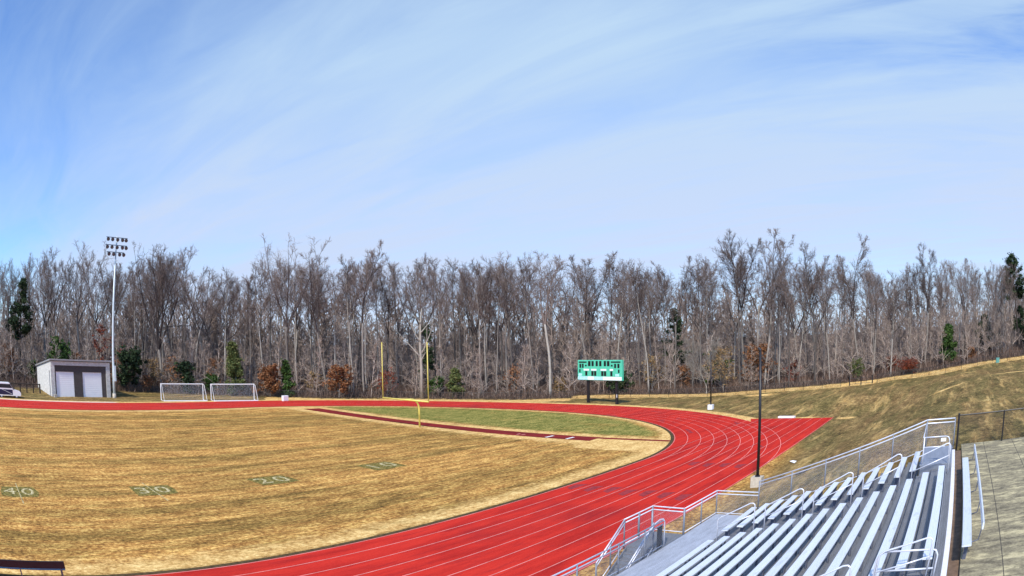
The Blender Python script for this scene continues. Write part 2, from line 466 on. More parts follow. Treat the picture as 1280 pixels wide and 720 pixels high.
def terrain(u, v):
    u = np.atleast_1d(np.asarray(u, float)); v = np.atleast_1d(np.asarray(v, float))
    uu = np.clip(u, -200, 330); vv = np.clip(v, -200, 330)
    s = np.stack([uu, vv], -1) / 50.0
    out = np.empty(len(u))
    for i in range(0, len(u), 4000):
        d2 = ((s[i:i+4000, None] - _S[None]) ** 2).sum(-1)
        out[i:i+4000] = _phi(d2) @ _W[:_n] + _W[_n] + s[i:i+4000] @ _W[_n+1:]
    d = track_out(u, v)
    d = np.minimum(d, np.where((u < 70.5) & (u > 30), np.maximum(13.4 - v, np.maximum(u - 70, v - 60)), 99))
    k = np.clip((d - .2) / 2.5, 0, 1)
    return out * k * k * (3 - 2 * k) * (d > 0)
def tz(u, v):
    return float(terrain(u, v)[0])

fr = np.array([(math.degrees(math.atan2(p[1], p[0])), math.hypot(p[0], p[1])) for p in FENCE])
fr = fr[np.argsort(fr[:, 0])]
def fence_r(deg):
    return np.interp(deg, fr[:, 0], fr[:, 1])

def axis(a, b, step, far):
    core = list(np.arange(a, b + 1e-6, step)); lo = []; hi = []; s = step
    x = a
    while x > -far: s *= 1.35; x -= s; lo.append(x)
    s = step; x = b
    while x < far: s *= 1.35; x += s; hi.append(x)
    return np.array(lo[::-1] + core + hi)
gu = axis(-24, 126, .75, 2500); gv = axis(-22, 132, .75, 2500)
GU, GV = np.meshgrid(gu, gv, indexing='ij')
gz = terrain(GU.ravel(), GV.ravel())
rough = rng.normal(0, .02, len(gz)) * ((track_out(GU.ravel(), GV.ravel()) > 3) & ((GV.ravel() < 11.5) | (GU.ravel() > 73) | (GV.ravel() > 30)))
# keep the sheet clear below the concrete terrace and the grandstand
U_, V_ = GU.ravel(), GV.ravel()
gz = gz + rough
under = (V_ < -.2) & (V_ > -13.5) & (U_ < 28.4) & (U_ > -22)
gz = np.where(under, np.minimum(gz, 3.80), gz)
stand = (V_ >= -.2) & (V_ < 9.5) & (U_ < 27.2)
gz = np.where(stand, np.minimum(gz, np.maximum(0, (9.2 - V_) * .30)), gz)
idx = np.arange(len(gz)).reshape(GU.shape)
faces = np.stack([idx[:-1, :-1], idx[1:, :-1], idx[1:, 1:], idx[:-1, 1:]], -1).reshape(-1, 4)
ground_me = fast_mesh('ground', np.stack([U_, V_, gz], 1), faces, M['ground'], 4)
ground = structure(link('ground', ground_me))
ground_me.polygons.foreach_set('use_smooth', [True] * len(ground_me.polygons))
dout = track_out(U_, V_); din = -(dout + ROUT - RIN)          # din > 0 inside the infield
sm = lambda x, a, b: np.clip((x - a) / (b - a), 0, 1)
pale = np.where(din > 0, 1 - sm(din, .2, np.where(U_ > 54, 2.2, 3.6)), 0)
pale = np.maximum(pale, np.where((dout > 0) & (V_ > 20), 1 - sm(dout, 1.0, 2.6), 0))
run = (V_ > 22) & (V_ < 80) & (U_ > 47.6) & (U_ < 55.2)
pale = np.maximum(pale, np.where(run & (din > 0), .75 - .6 * sm(np.abs(U_ - 51.5), 2.2, 4.0), 0))
pale = np.maximum(pale, np.where((U_ > 47) & (U_ < 53) & (V_ > 23.5) & (V_ < 32) & (din > 0), .95, 0))
rr = np.hypot(U_, V_); dg = np.degrees(np.arctan2(V_, U_)); df = rr - fence_r(dg)
pale = np.maximum(pale, np.where((dg < 34) & (df > -.6) & (df < 4.5), .85, 0))
pale = np.maximum(pale, np.where((dg >= 34) & (dg < 60) & (df > -4) & (df < 1), .7, 0))
for (pu, pv, ru, rv) in ((68.6, 11.9, 1.3, 1.6), (94, 30, 2.2, 3.6), (69.9, 17, .8, 3), (71.5, -9, 1.6, 5), (66, 0, 1.0, 3)):
    pale = np.maximum(pale, 1.15 - .9 * np.hypot((U_ - pu) / ru, (V_ - pv) / rv))
lush = np.where(din > 0, sm(din, .2, 2.4) * sm(U_, 53.6, 55.2), 0)
forest = np.where((rr > 60) & ((V_ > 60) | (U_ > 60)), sm(df, 4.0, 6.5), 0) * np.where(dg < 34, 1, 1)
forest = np.where((dg > 34), np.where(rr > 60, sm(df, .5, 3), 0), forest)
hillw = np.clip(sm(dout, .5, 2.0), 0, 1)
at = ground_me.attributes.new('zone', 'FLOAT_COLOR', 'POINT')
at.data.foreach_set('color', np.stack([np.clip(pale, 0, 1), lush, forest, np.ones_like(lush)], 1).astype(np.float32).ravel())
at = ground_me.attributes.new('hill', 'FLOAT', 'POINT'); at.data.foreach_set('value', hillw.astype(np.float32))

# ------------------------------------------------------------------ track, lines, runway, markings
def stadium(r, n=72, u0=-60):
    pts = [(u, TCV - r) for u in np.linspace(u0, TCU, 40)]
    pts += [(TCU + KU * r * math.sin(t), TCV - r * math.cos(t)) for t in np.linspace(0, math.pi, n)[1:-1]]
    pts += [(u, TCV + r) for u in np.linspace(TCU, u0, 40)]
    return pts
def ribbon(name, r0, r1, z, mat):
    a, b = stadium(r0), stadium(r1); mb = MB()
    mb.v = [(p[0], p[1], z) for p in a] + [(p[0], p[1], z) for p in b]; n = len(a)
    mb.f = [(k, n+k, n+k+1, k+1) for k in range(n-1)]
    return structure(mb.build(name, mat))
def sheet(name, poly, z, mat):
    mb = MB(); mb.v = [(p[0], p[1], z) for p in poly]; mb.f = [tuple(range(len(poly)))]
    return structure(mb.build(name, mat))
ribbon('running_track', RIN, ROUT, .020, M['track'])
ribbon('track_edge', RIN - .32, RIN, .012, M['edge'])
# straight run-out of the home straight beyond the bend (outside the bend only, a step below the oval)
V_IN, V_OUT = TCV - RIN, TCV - ROUT
ch = [(TCU, V_OUT)] + [(69.2, V_OUT), (68.7, V_IN)]
arc = []
for k in range(40):
    t = (math.pi/2) * k / 39
    p = (TCU + KU * (ROUT - .05) * math.sin(t), TCV - (ROUT - .05) * math.cos(t))
    if p[1] < V_IN: arc.append(p)
sheet('running_track_straight', ch + [(68.7, V_IN)][:0] + arc[::-1], .015, M['track'])
LW = .042
for k in range(9):
    rr_ = RIN + .06 + k * (ROUT - RIN - .12) / 8
    ribbon('lane_line', rr_ - LW/2, rr_ + LW/2, .026, M['line'])
    v = TCV - rr_
    sheet('lane_line', [(TCU + .02, v - LW/2), (69.0, v - LW/2), (69.0, v + LW/2), (TCU + .02, v + LW/2)], .030, M['line'])
lanes = [RIN + (k + .5) * 1.2 for k in range(8)]
mk = 0
for (u0, du) in ((33.9, .9), (43.4, .8)):
    for k in range(7):
        v = TCV - lanes[k]
        if u0 > TCU - 2 and k < 3: continue
        j = random.uniform(-.25, .25)
        sheet('exchange_mark', [(u0 - du + j, v - .26), (u0 + du + j, v - .32), (u0 + du*.6 + j, v + .3), (u0 - du*.7 + j, v + .22)], .024, M['mark_dark'])
for k in range(9):   # scattered worn marks round the bend
    a = random.uniform(8, 70); r = RIN + random.choice(range(8)) * 1.2 + .6
    u, v = TCU + KU * r * math.sin(R(a)), TCV - r * math.cos(R(a)); t = R(a)
    dx, dy = math.cos(t) * random.uniform(.4, .9), math.sin(t) * random.uniform(.4, .9); w = .2
    nx, ny = math.sin(t) * w, -math.cos(t) * w
    sheet('worn_mark', [(u-dx-nx, v-dy-ny), (u+dx-nx, v+dy-ny), (u+dx+nx*.6, v+dy+ny*.6), (u-dx*.8+nx, v-dy*.8+ny)], .024, M['mark_dark'])
# jumps runway crossing the end of the field
sheet('jump_runway', [(50.3, 76.5), (50.2, 60), (50.3, 45), (50.6, 32.2), (52.9, 32.4), (52.6, 46), (52.5, 60), (52.9, 76.3)], .012, M['track_dark'])
sheet('jump_runway_end', [(52.15, 32.35), (52.55, 24.5), (53.25, 24.6), (52.9, 32.38)], .010, M['track_dark'])
for (v0, v1) in ((34.6, 34.9), (36.9, 37.2)):
    sheet('takeoff_board', [(50.75, v0), (52.0, v0+.03), (52.0, v1+.03), (50.75, v1)], .018, M['whiteline'])
for v0 in (40.0, 40.6):
    sheet('takeoff_board', [(51.0, v0), (51.6, v0), (51.6, v0 + .18), (51.0, v0 + .18)], .018, M['line'])
# yard numbers
def number(txt, u, v):
    rp = random.Random(int(txt))
    poly = []
    for (a, b) in ((-1.45, -1.15), (-.5, -1.28), (.5, -1.2), (1.45, -1.1), (1.5, 0), (1.42, 1.15), (.4, 1.25), (-.6, 1.2), (-1.4, 1.2), (-1.5, 0)):
        poly.append((u + a + rp.uniform(-.12, .12), v + b + rp.uniform(-.12, .12)))
    sheet('yard_number_turf', poly, .008, M['numturf'])
    for k, chx in enumerate(txt):
        cu = bpy.data.curves.new('digit', 'FONT'); cu.body = chx; cu.size = 2.2; cu.align_x = 'CENTER'; cu.align_y = 'CENTER'
        t = bpy.data.objects.new('tmp', cu); COL.objects.link(t)
        bpy.context.view_layer.update()
        me = bpy.data.meshes.new_from_object(t.evaluated_get(bpy.context.evaluated_depsgraph_get()))
        bpy.data.objects.remove(t)
        me.materials.clear(); me.materials.append(M['numpaint'])
        o = link('yard_number', me); o.location = (u + (-.72 if k == 0 else .72), v, .014); structure(o)
for txt, u in (('10', 31.15), ('20', 21.75), ('30', 12.75), ('40', 2.65)):
    number(txt, u, 37.3)
mbl = MB()
for u in (2.65, 12.75):
    mbl.quad((u - .035, 34.5, .018), (u + .035, 34.5, .018), (u + .035, 39.5, .018), (u - .035, 39.5, .018))
structure(mbl.build('yard_line', M['numpaint']))
# gravel apron by the far straight and the shed
sheet('gravel_apron', [(-20, 91.3), (27, 91.3), (26, 93.0), (20, 94.6), (8, 93.4), (-20, 93.6)], .012, M['apron'])
sheet('shed_apron', [(19, 94.4), (27.5, 93.2), (27.0, 98.2), (17.8, 97.4)], .016, simple('grey_pad', (.36, .27, .19), .95, 0, .3, 2))
sheet('side_pad', [(11.5, 96.2), (16.0, 96.0), (16.0, 97.4), (12, 98)], .016, M['apron'])

# ------------------------------------------------------------------ grandstand
Z15, RISE, TREAD = 4.37, .192, .61
def row_v(i): return -.17 + (15 - i) * TREAD        # back edge of the seat plank
def row_z(i): return Z15 - (15 - i) * RISE          # top of the seat plank
UA0, UA1, UB0, UB1 = 12.42, 21.46, 22.80, 26.36
stand_o = thing('bleachers', (0, 0, 0), 'long aluminium bleachers with white bench seats rising in rows beside the red track', 'bleachers')
brk_mesh = None
far_br = MB()
for i in range(1, 16):
    v, z = row_v(i), row_z(i)
    for (a, b, far) in ((UA0, UA1, False), (UB0, UB1, True)):
        if far and i > 13: continue
        mb = MB()
        # ribbed plank: profile in YZ with chamfers and two shallow grooves
        prof = [(0, -.045), (0, -.006), (.008, 0), (.075, 0), (.078, -.004), (.084, -.004), (.087, 0), (.155, 0), (.158, -.004), (.164, -.004), (.167, 0), (.236, 0), (.244, -.006), (.244, -.045)]
        n = len(prof)
        mb.v = [(a, v + p[0], z + p[1]) for p in prof] + [(b, v + p[0], z + p[1]) for p in prof]
        mb.f = [(k, n+k, n+(k+1) % n, (k+1) % n) for k in range(n)] + [tuple(range(n-1, -1, -1)), tuple(range(n, 2*n))]
        s = mb.build('seat', M['alu'], stand_o)
        us = [a + .35 + k * (b - a - .7) / (2 if far else 5) for k in range(3 if far else 6)]
        for u in us:
            if far:
                far_br.box(u - .03, u + .03, v + .03, v + .21, z - .43, z - .046); continue
            if brk_mesh is None:
                q = MB(); q.box(-.03, .03, .03, .075, -.43, -.046); q.box(-.03, .03, .0751, .22, -.09, -.046)
                q.box(-.03, .03, .165, .21, -.43, -.091); brk_mesh = q.mesh('seat_bracket', M['bracket'])
            o = link('seat_bracket', brk_mesh, s); o.location = (u, v, z)
    # foot plank and riser of this row
    zf = z - .43
    mb = MB(); mb.bbox(8.0, UB1 if i <= 13 else 22.93, v - .05, v + .545, zf - .04, zf, .006)
    mb.build('footboard', M['foot'], stand_o)
    mb = MB(); mb.box(8.0, UB1 - .02 if i <= 13 else 22.9, v - .062, v - .052, zf - .01, zf + RISE - .045)
    mb.build('riser', M['deck'], stand_o)
far_o = far_br.build('seat_bracket', M['bracket'], stand_o); far_o['kind'] = 'stuff'
MB().bbox(8.0, 26.4, -.47, -.225, 3.90, 3.94, .006).build('walkway', M['foot'], stand_o)
MB().bbox(8.0, 26.4, -.63, -.475, 3.80, 3.955, .012).build('edge_trim', M['curb'], stand_o)
# raised landing beside the top rows, two levels
MB().bbox(22.96, 26.4, -.47, .90, 4.09, 4.13, .006).build('landing', M['landing'], stand_o)
MB().box(22.94, 22.955, -.46, .88, 3.72, 4.10).build('landing_fascia', M['steel_grey'], stand_o)
MB().box(22.96, 26.4, .905, .915, 3.6, 4.10).build('landing_fascia', M['steel_grey'], stand_o)
# front walkway and stair landing
DZ = 1.25
MB().bbox(8.0, 26.45, 8.93, 10.32, DZ - .05, DZ, .008).build('front_deck', M['deck'], stand_o)
MB().box(8.0, 26.45, 10.325, 10.345, DZ - .18, DZ - .005).build('deck_fascia', M['steel_grey'], stand_o)
MB().bbox(20.95, 23.15, 10.35, 11.72, DZ - .05, DZ - .004, .008).build('stair_landing', M['foot'], stand_o)
for k in range(6):
    z = DZ - .18 * (k + 1); u1 = 20.93 - .29 * k
    MB().bbox(u1 - .30, u1, 10.52, 11.62, z - .035, z, .006).build('step', M['foot'], stand_o)
    MB().box(u1 - .01, u1 - .002, 10.52, 11.62, z + .002, z + .14).build('step_riser', M['steel_grey'], stand_o)
for vv in (10.49, 11.65):
    q = MB(); q.prism([(20.93, DZ - .02), (20.93, DZ - .30), (19.0, -.0), (18.9, .1), (18.95, .18)], vv - .02, vv + .02); q.build('stair_stringer', M['steel_grey'], stand_o)
# under-frame
for u in (9, 12, 15, 18, 21, 24, 26.2):
    for v in (0.2, 3.2, 6.2, 8.8, 10.2):
        top = DZ - .05 if v > 8.7 else 1.25 + (8.37 - v) / TREAD * RISE - .25
        z0 = tz(u, v) if v > 9.5 else max(0, (9.2 - v) * .30)
        if top - z0 > .15:
            MB().box(u - .04, u + .04, v - .04, v + .04, z0 - .02, top).build('leg', M['steel_grey'], stand_o)
# --- railings
def railing(name, pts, posts, h=(0.0, -.14), mat=M['galv'], post_mat=M['steel_grey'], mesh=True, bottom=None, r=.026, pr=.03, mesh_mat=None):
    """pts: top rail points; posts: list of (point on rail, foot z); bottom: z offsets of the mesh's lower edge below the rail"""
    for dz in h:
        q = MB(); q.tube([(p[0], p[1], p[2] + dz) for p in pts], r, 8); q.build('rail', mat, stand_o, True)
    for (p, zf) in posts:
        q = MB(); q.tube([(p[0], p[1], zf), (p[0], p[1], p[2] + .01)], pr, 8); q.build('rail_post', post_mat, stand_o, True)
    if mesh and bottom is not None:
        q = MB(); d = 0
        for a, b in zip(pts[:-1], pts[1:]):
            l = math.dist(a[:2], b[:2]); z0a, z0b = a[2] - bottom, b[2] - bottom
            ta, tb = a[2] - .16, b[2] - .16
            q.quad((a[0], a[1], z0a), (b[0], b[1], z0b), (b[0], b[1], tb), (a[0], a[1], ta), [(d, z0a), (d + l, z0b), (d + l, tb), (d, ta)]); d += l
        q.build('chain_link_panel', mesh_mat or M['link_grey'], stand_o)
        q = MB(); q.tube([(p[0], p[1], p[2] - bottom + .02) for p in pts], .02, 6); q.build('rail', mat, stand_o, True)
RT = DZ + 1.07
# front of the deck, near part, ending in a rounded end by the stair opening
railing('a', [(8, 10.36, RT), (21.28, 10.36, RT)], [((u, 10.36, RT), DZ - .15) for u in (8.5, 10.9, 13.3, 15.7, 18.1, 19.9)], bottom=1.0)
q = MB(); q.tube([(21.28, 10.36, RT), (21.38, 10.36, RT - .02), (21.42, 10.36, RT - .12), (21.42, 10.36, DZ)], .024, 8); q.build('rail', M['galv'], stand_o, True)
q = MB(); q.tube([(20.2, 10.5, RT - .38), (20.9, 10.48, RT - .03), (21.2, 10.44, RT + .05), (21.38, 10.40, RT + .03), (21.42, 10.37, RT - .05)], .024, 8); q.build('rail', M['galv'], stand_o, True)
MB().box(20.95, 21.34, 10.40, 10.42, DZ + .02, RT - .2).build('kick_panel', M['black'], stand_o)
# stair rails sloping down towards the camera end
for vv in (10.52, 11.72):
    p0, p1 = (20.85, vv, RT), (18.95, vv, 1.15)
    railing('s', [p0, p1], [(p0, DZ - .1), (((p0[0]+p1[0])/2, vv, (p0[2]+p1[2])/2), .55), (p1, .0)], bottom=.98)
# landing surround, then deck front, then the far end climbing beside the rows
railing('b', [(20.85, 11.74, RT), (23.12, 11.74, RT), (23.15, 10.36, RT)], [((23.12, 11.74, RT), .0), ((22.0, 11.74, RT), DZ), ((23.15, 10.36, RT), DZ - .15)], bottom=1.0, pr=.045)
railing('c', [(23.15, 10.36, RT), (26.42, 10.30, RT), (26.45, 8.36, RT)], [((24.8, 10.33, RT), DZ - .15), ((26.42, 10.30, RT), DZ - .15)], bottom=1.02)
slope = RISE / TREAD
ze = 2.80
top_end = ze + (8.36 - .84) * .3205
railing('d', [(26.45, 8.36, ze), (26.45, .84, top_end), (26.45, -.52, top_end)],
        [((26.45, v, ze + (8.36 - v) * .3205), ze + (8.36 - v) * .3205 - 1.28) for v in (8.36, 6.9, 5.4, 3.9, 2.4, .84)] + [((26.45, -.52, top_end), 3.9)], bottom=1.20)
# guard rails along the top landing's near edge and right end
railing('e', [(23.0, .84, 5.08), (23.0, -.10, 5.08)], [((23.0, .80, 5.08), 4.1)], h=(0, -.35), mesh=False, r=.022, pr=.026, post_mat=M['galv'])
q = MB(); q.tube([(23.0, -.10, 5.08), (23.0, -.22, 5.05), (23.0, -.28, 4.95), (23.0, -.29, 4.0)], .022, 8); q.build('rail', M['galv'], stand_o, True)
q = MB(); q.tube([(23.0, .84, 5.08), (24.0, .84, 5.08), (26.4, .86, 5.1)], .022, 8); q.build('rail', M['galv'], stand_o, True)
MB().box(23.02, 23.03, -.12, .10, 4.90, 5.02).build('plate', M['white'], stand_o)
# mid-aisle handrails: each a sloping loop with a middle rail
def aisle_rail(u, v0, z0, v1, z1, foot0, foot1):
    par = None
    q = MB(); q.tube([(u, v0, foot0), (u, v0, z0 - .12), (u, v0 - .03, z0 - .03), (u, v0 - .13, z0 + .04),
                      (u, v1 + .18, z1 - .01), (u, v1 + .08, z1), (u, v1 + .01, z1 - .05), (u, v1, z1 - .14), (u, v1, foot1)], .021, 8)
    h = q.build('aisle_handrail', M['galv'], stand_o, True)
    q = MB(); q.tube([(u, v0, z0 - .42), (u, v1, z1 - .40)], .018, 8); q.build('middle_rail', M['galv'], h, True)
ua = 22.1
for (i0, i1) in ((1, 3), (4, 6), (7, 9), (10, 12)):
    va, vb = row_v(i0) + .15, row_v(i1) - .05
    aisle_rail(ua, va, row_z(i0) + .42 + .25, vb, row_z(i1) + .70 + .22, row_z(i0) - .43, row_z(i1) - .43)
aisle_rail(ua, row_v(13) + .1, row_z(13) + .52, -.33, 4.98, row_z(13) - .43, 3.94)
un_ = 11.75
aisle_rail(un_, row_v(10) + .1, row_z(10) + .52, row_v(12) - .05, row_z(12) + .72, row_z(10) - .43, row_z(12) - .43)
aisle_rail(un_ + .5, row_v(13) + .05, row_z(13) + .60, -.10, 4.86, row_z(13) - .43, 3.94)
for (zz, vb) in ((4.60, -.12), (4.18, -.24)):
    q = MB(); q.tube([(12.28, .98, zz), (12.28, vb, zz)], .022, 8); q.build('rail', M['galv'], stand_o, True)
q = MB(); q.tube([(12.28, -.12, 4.60), (12.28, -.22, 4.57), (12.28, -.28, 4.47), (12.28, -.29, 3.94)], .022, 8); q.build('rail', M['galv'], stand_o, True)
q = MB(); q.tube([(12.28, 1.16, 3.60), (12.28, 1.14, 4.42), (12.28, 1.08, 4.54), (12.28, .98, 4.60)], .022, 8); q.build('rail', M['galv'], stand_o, True)

tag(MB().quad and (lambda: (lambda mb: mb.build('fallen_leaf', M['orange_leaf']))((lambda mb: (setattr(mb, 'v', [(19.75 + .16*(1 if k % 2 == 0 else .45)*math.cos(2*math.pi*k/10), 11.05 + .16*(1 if k % 2 == 0 else .45)*math.sin(2*math.pi*k/10), .56 + (.02 if k % 2 else 0)) for k in range(10)] + [(19.75, 11.05, .585)]), setattr(mb, 'f', [(k, (k+1) % 10, 10) for k in range(10)]), mb)[2])(MB())))(),
    'small orange star-shaped leaf lying on the grandstand stair', 'leaf')

# ------------------------------------------------------------------ terrace behind the stand
structure(MB().box(-20, 27.6, -13, -.97, 3.6, 3.94).build('concrete_terrace', M['concrete']))
structure(MB().box(-20, 26.6, -.965, -.64, 3.6, 3.86).build('dirt_strip', M['dirt']))
bt = thing('terrace_bench', (0, 0, 3.94), 'long aluminium bench with raised back rail standing on the concrete terrace', 'bench')
MB().bbox(13.0, 22.45, -1.16, -.90, .385, .43, .01).build('seat', M['alu'], bt)
q = MB(); q.bbox(13.0, 22.3, -1.395, -1.345, .74, .90, .01); q.build('backrest', M['alu'], bt)
for u in (13.3, 15.5, 17.7, 19.9, 22.1):
    MB().box(u - .04, u + .04, -1.10, -1.0, 0, .384).build('leg', M['bracket'], bt)
    q = MB(); q.tube([(u, -1.08, .36), (u, -1.34, .42), (u, -1.40, .86)], .018, 6); q.build('back_bracket', M['bracket'], bt)
def chain_fence(o, pts, h, post_mat, mesh_mat, step=None, pr=.035, rail=True, pname='fence_post'):
    """pts: (u, v, z) ground points, one post at each"""
    q = MB(); d = 0
    for a, b in zip(pts[:-1], pts[1:]):
        l = math.dist(a[:2], b[:2])
        q.quad((a[0], a[1], a[2] + .04), (b[0], b[1], b[2] + .04), (b[0], b[1], b[2] + h), (a[0], a[1], a[2] + h), [(d, 0), (d+l, 0), (d+l, h), (d, h)]); d += l
    q.build('chain_link_panel', mesh_mat, o)
    for k, p in enumerate(pts):
        big = k in (0, len(pts) - 1)
        w = MB(); w.tube([(p[0], p[1], p[2] - .3), (p[0], p[1], p[2] + h + (.08 if big else .02))], pr * (1.3 if big else 1), 7); w.build(pname, post_mat, o)
    if rail:
        w = MB(); w.tube([(p[0], p[1], p[2] + h) for p in pts], pr * .7, 6); w.build('top_rail', post_mat, o)
tf = thing('terrace_fence', (0, 0, 0), 'black chain link fence along the far edge of the concrete terrace', 'fence')
chain_fence(tf, [(27.3, -.72, 3.94)] + [(27.35, -.72 - 2.45 * k, 3.94) for k in range(1, 6)], 1.25, M['black'], M['link_black'], pr=.04)

# ------------------------------------------------------------------ perimeter fences and gate
def resample(pts, step):
    out = []; acc = 0
    P = [Vector((p[0], p[1])) for p in pts]
    for a, b in zip(P[:-1], P[1:]):
        l = (b - a).length; t = acc
        while t < l:
            out.append(a.lerp(b, t / l)); t += step
        acc = t - l
    return [(p.x, p.y, tz(p.x, p.y)) for p in out]
fA = thing('perimeter_fence', (0, 0, 0), 'black chain link fence along the foot of the woods behind the far track', 'fence')
chain_fence(fA, resample(FENCE[3:10], 3.05), 1.2, M['black'], M['link_black'], pr=.03)
fB = thing('perimeter_fence', (0, 0, 0), 'thin black chain link fence climbing the grassy hill on the right', 'fence')
hill_pts = resample(FENCE[9:], 3.05)
chain_fence(fB, [p for p in hill_pts if p[1] > 17.2], 1.2, M['black'], M['link_black'], pr=.03)
gp = [p for p in hill_pts if p[1] <= 17.2]
gt = thing('fence_gate', (0, 0, 0), 'low dark gate with thick posts set in the hillside fence', 'gate')
g3 = [(100.5, 17.1), (100.75, 15.2), (101.0, 13.3)]
for (u, v) in g3:
    MB().tube([(u, v, tz(u, v) - .3), (u, v, tz(u, v) + 1.3)], .09, 8).build('gate_post', M['black'], gt)
for (a, b) in zip(g3[:-1], g3[1:]):
    q = MB()
    for hh in (.25, 1.05):
        q.tube([(a[0], a[1], tz(*a) + hh), (b[0], b[1], tz(*b) + hh)], .03, 6)
    q.tube([((a[0]+b[0])/2, (a[1]+b[1])/2, tz((a[0]+b[0])/2, (a[1]+b[1])/2) + .2), ((a[0]+b[0])/2, (a[1]+b[1])/2, tz(*a) + 1.05)], .03, 6)
    q.build('gate_frame', M['black'], gt)
fC = thing('perimeter_fence', (0, 0, 0), 'thin dark wire fence running up to the hilltop right of the gate', 'fence')
chain_fence(fC, [p for p in gp if p[1] < 13.0], 1.2, M['black'], M['link_black'], pr=.03)
fD = thing('shed_fence', (0, 0, 0), 'dark brown post fence left of the block shed', 'fence')
chain_fence(fD, [(7.6 + 1.35 * k, 100.5 + .1 * k, tz(7.6 + 1.35*k, 100.5 + .1*k)) for k in range(6)], 1.35, M['bark_dark'], M['link_black'], pr=.12)

# ------------------------------------------------------------------ shed
shed = thing('storage_shed', (16.2, 97.6, 0), 'pale block storage shed with two white roll-up doors and a sloping roof', 'shed', R(6))
W_, D_, HF, HB = 11.5, 11.0, 5.30, 3.95
q = MB()
q.prism([(0, -.1), (0, HF), (0, HF)][:2] + [(.75, HF), (.75, -.1)], 0, .4); q.build('corner_pier', M['block_white'], shed)
MB().prism([(10.75, -.1), (10.75, HF), (W_, HF), (W_, -.1)], 0, .4).build('corner_pier', M['block_white'], shed)
MB().prism([(.752, 4.72), (.752, HF), (10.748, HF), (10.748, 4.72)], .002, .4).build('front_band', M['block_white'], shed)
for (a, b) in ((.752, .98), (4.50, 6.20), (9.90, 10.748)):
    MB().prism([(a, -.1), (a, 4.718), (b, 4.718), (b, -.1)], .12, .4).build('front_wall', M['block_brown'], shed)
MB().prism([(.98, 3.80), (.98, 4.716), (4.50, 4.716), (4.50, 3.80)], .122, .4).build('lintel', M['block_brown'], shed)
MB().prism([(6.20, 3.80), (6.20, 4.716), (9.90, 4.716), (9.90, 3.80)], .122, .4).build('lintel', M['block_brown'], shed)
for (a, b) in ((.985, 4.495), (6.205, 9.895)):
    MB().box(a, b, .22, .28, .02, 3.795).build('roller_door', M['door'], shed)
def side(x0, x1):
    q = MB(); z = -.1
    q.v = [(x0, .402, z), (x0, D_, z), (x0, D_, HB), (x0, .402, HF), (x1, .402, z), (x1, D_, z), (x1, D_, HB), (x1, .402, HF)]
    q.f = [(0, 3, 2, 1), (4, 5, 6, 7), (0, 1, 5, 4), (1, 2, 6, 5), (2, 3, 7, 6), (3, 0, 4, 7)]; return q
side(0, .3).build('side_wall', M['block_white'], shed); side(W_ - .3, W_).build('side_wall', M['block_white'], shed)
MB().box(.302, W_ - .302, D_ - .3, D_, -.1, HB - .02).build('back_wall', M['block_white'], shed)
q = MB(); y0, y1 = -.35, D_ + .4; s_ = (HB - HF) / D_
q.v = [(x, y, HF + s_ * max(y - .4, -.8) + dz) for x in (-.25, W_ + .25) for y in (y0, y1) for dz in (.03, .25)]
q.f = [(0, 1, 3, 2), (4, 6, 7, 5), (0, 4, 5, 1), (2, 3, 7, 6), (1, 5, 7, 3), (0, 2, 6, 4)]
q.build('roof', M['roofmetal'], shed)
MB().tube([(-.08, .9, 0), (-.08, .9, 3.9)], .05, 8).build('downpipe', M['steel_grey'], shed)
MB().box(.20, .75, -.9, -.4, 0, .55).build('utility_box', M['beige'], shed)

# ------------------------------------------------------------------ floodlight tower
lt = thing('floodlight_tower', (28.1, 98.2, 0), 'tall galvanised floodlight tower with three rows of lamps beside the shed', 'floodlight')
M['pole_pale'] = simple('pale_galvanised_pole', (.58, .66, .68), .45, .2, .1, 2)
MB().tube([(0, 0, 0), (.06, 0, 4), (.18, 0, 12), (.36, 0, 24.1)], [.24, .22, .18, .11], 12).build('pole', M['pole_pale'], lt, True)
MB().tube([(0, 0, -.2), (0, 0, .75)], [.36, .33], 12).build('pole_base', M['concrete_block'], lt, True)
MB().bbox(.02, .42, -.42, -.20, 2.6, 4.9, .03).build('ballast_box', M['pole_pale'], lt)
MB().box(-.50, -.20, -.05, .05, 6.1, 6.2).build('bracket', M['pole_pale'], lt)
for zz, xs in ((23.75, (-1.72, -.86, .05, .92, 1.72)), (22.6, (-1.80, -.86, .05, .92, 1.72)), (21.55, (-1.50, -.45, .55, 1.25))):
    MB().bbox(.34 + xs[0] - .25, .34 + xs[-1] + .25, -.08, .02, zz + .12, zz + .22, .01).build('crossarm', M['bracket'], lt)
    for x in xs:
        q = MB(); q.tube([(0, -.06, .10), (0, -.16, -.02)], .05, 6)
        q.tube([(0, .02, .06), (0, -.10, .02), (0, -.30, -.12), (0, -.50, -.26), (0, -.53, -.28)], [.10, .20, .30, .34, .345], 12)
        f = q.build('floodlight', M['black'], lt, True); f.location = (.34 + x, -.08, zz); f.scale = (.86, .86, .86)
        f.rotation_euler = (0, 0, random.uniform(-.3, .3))
        g = MB(); g.tube([(0, -.531, -.281), (0, -.545, -.289)], [.30, .29], 12); g.build('lens', M['lens'], f)

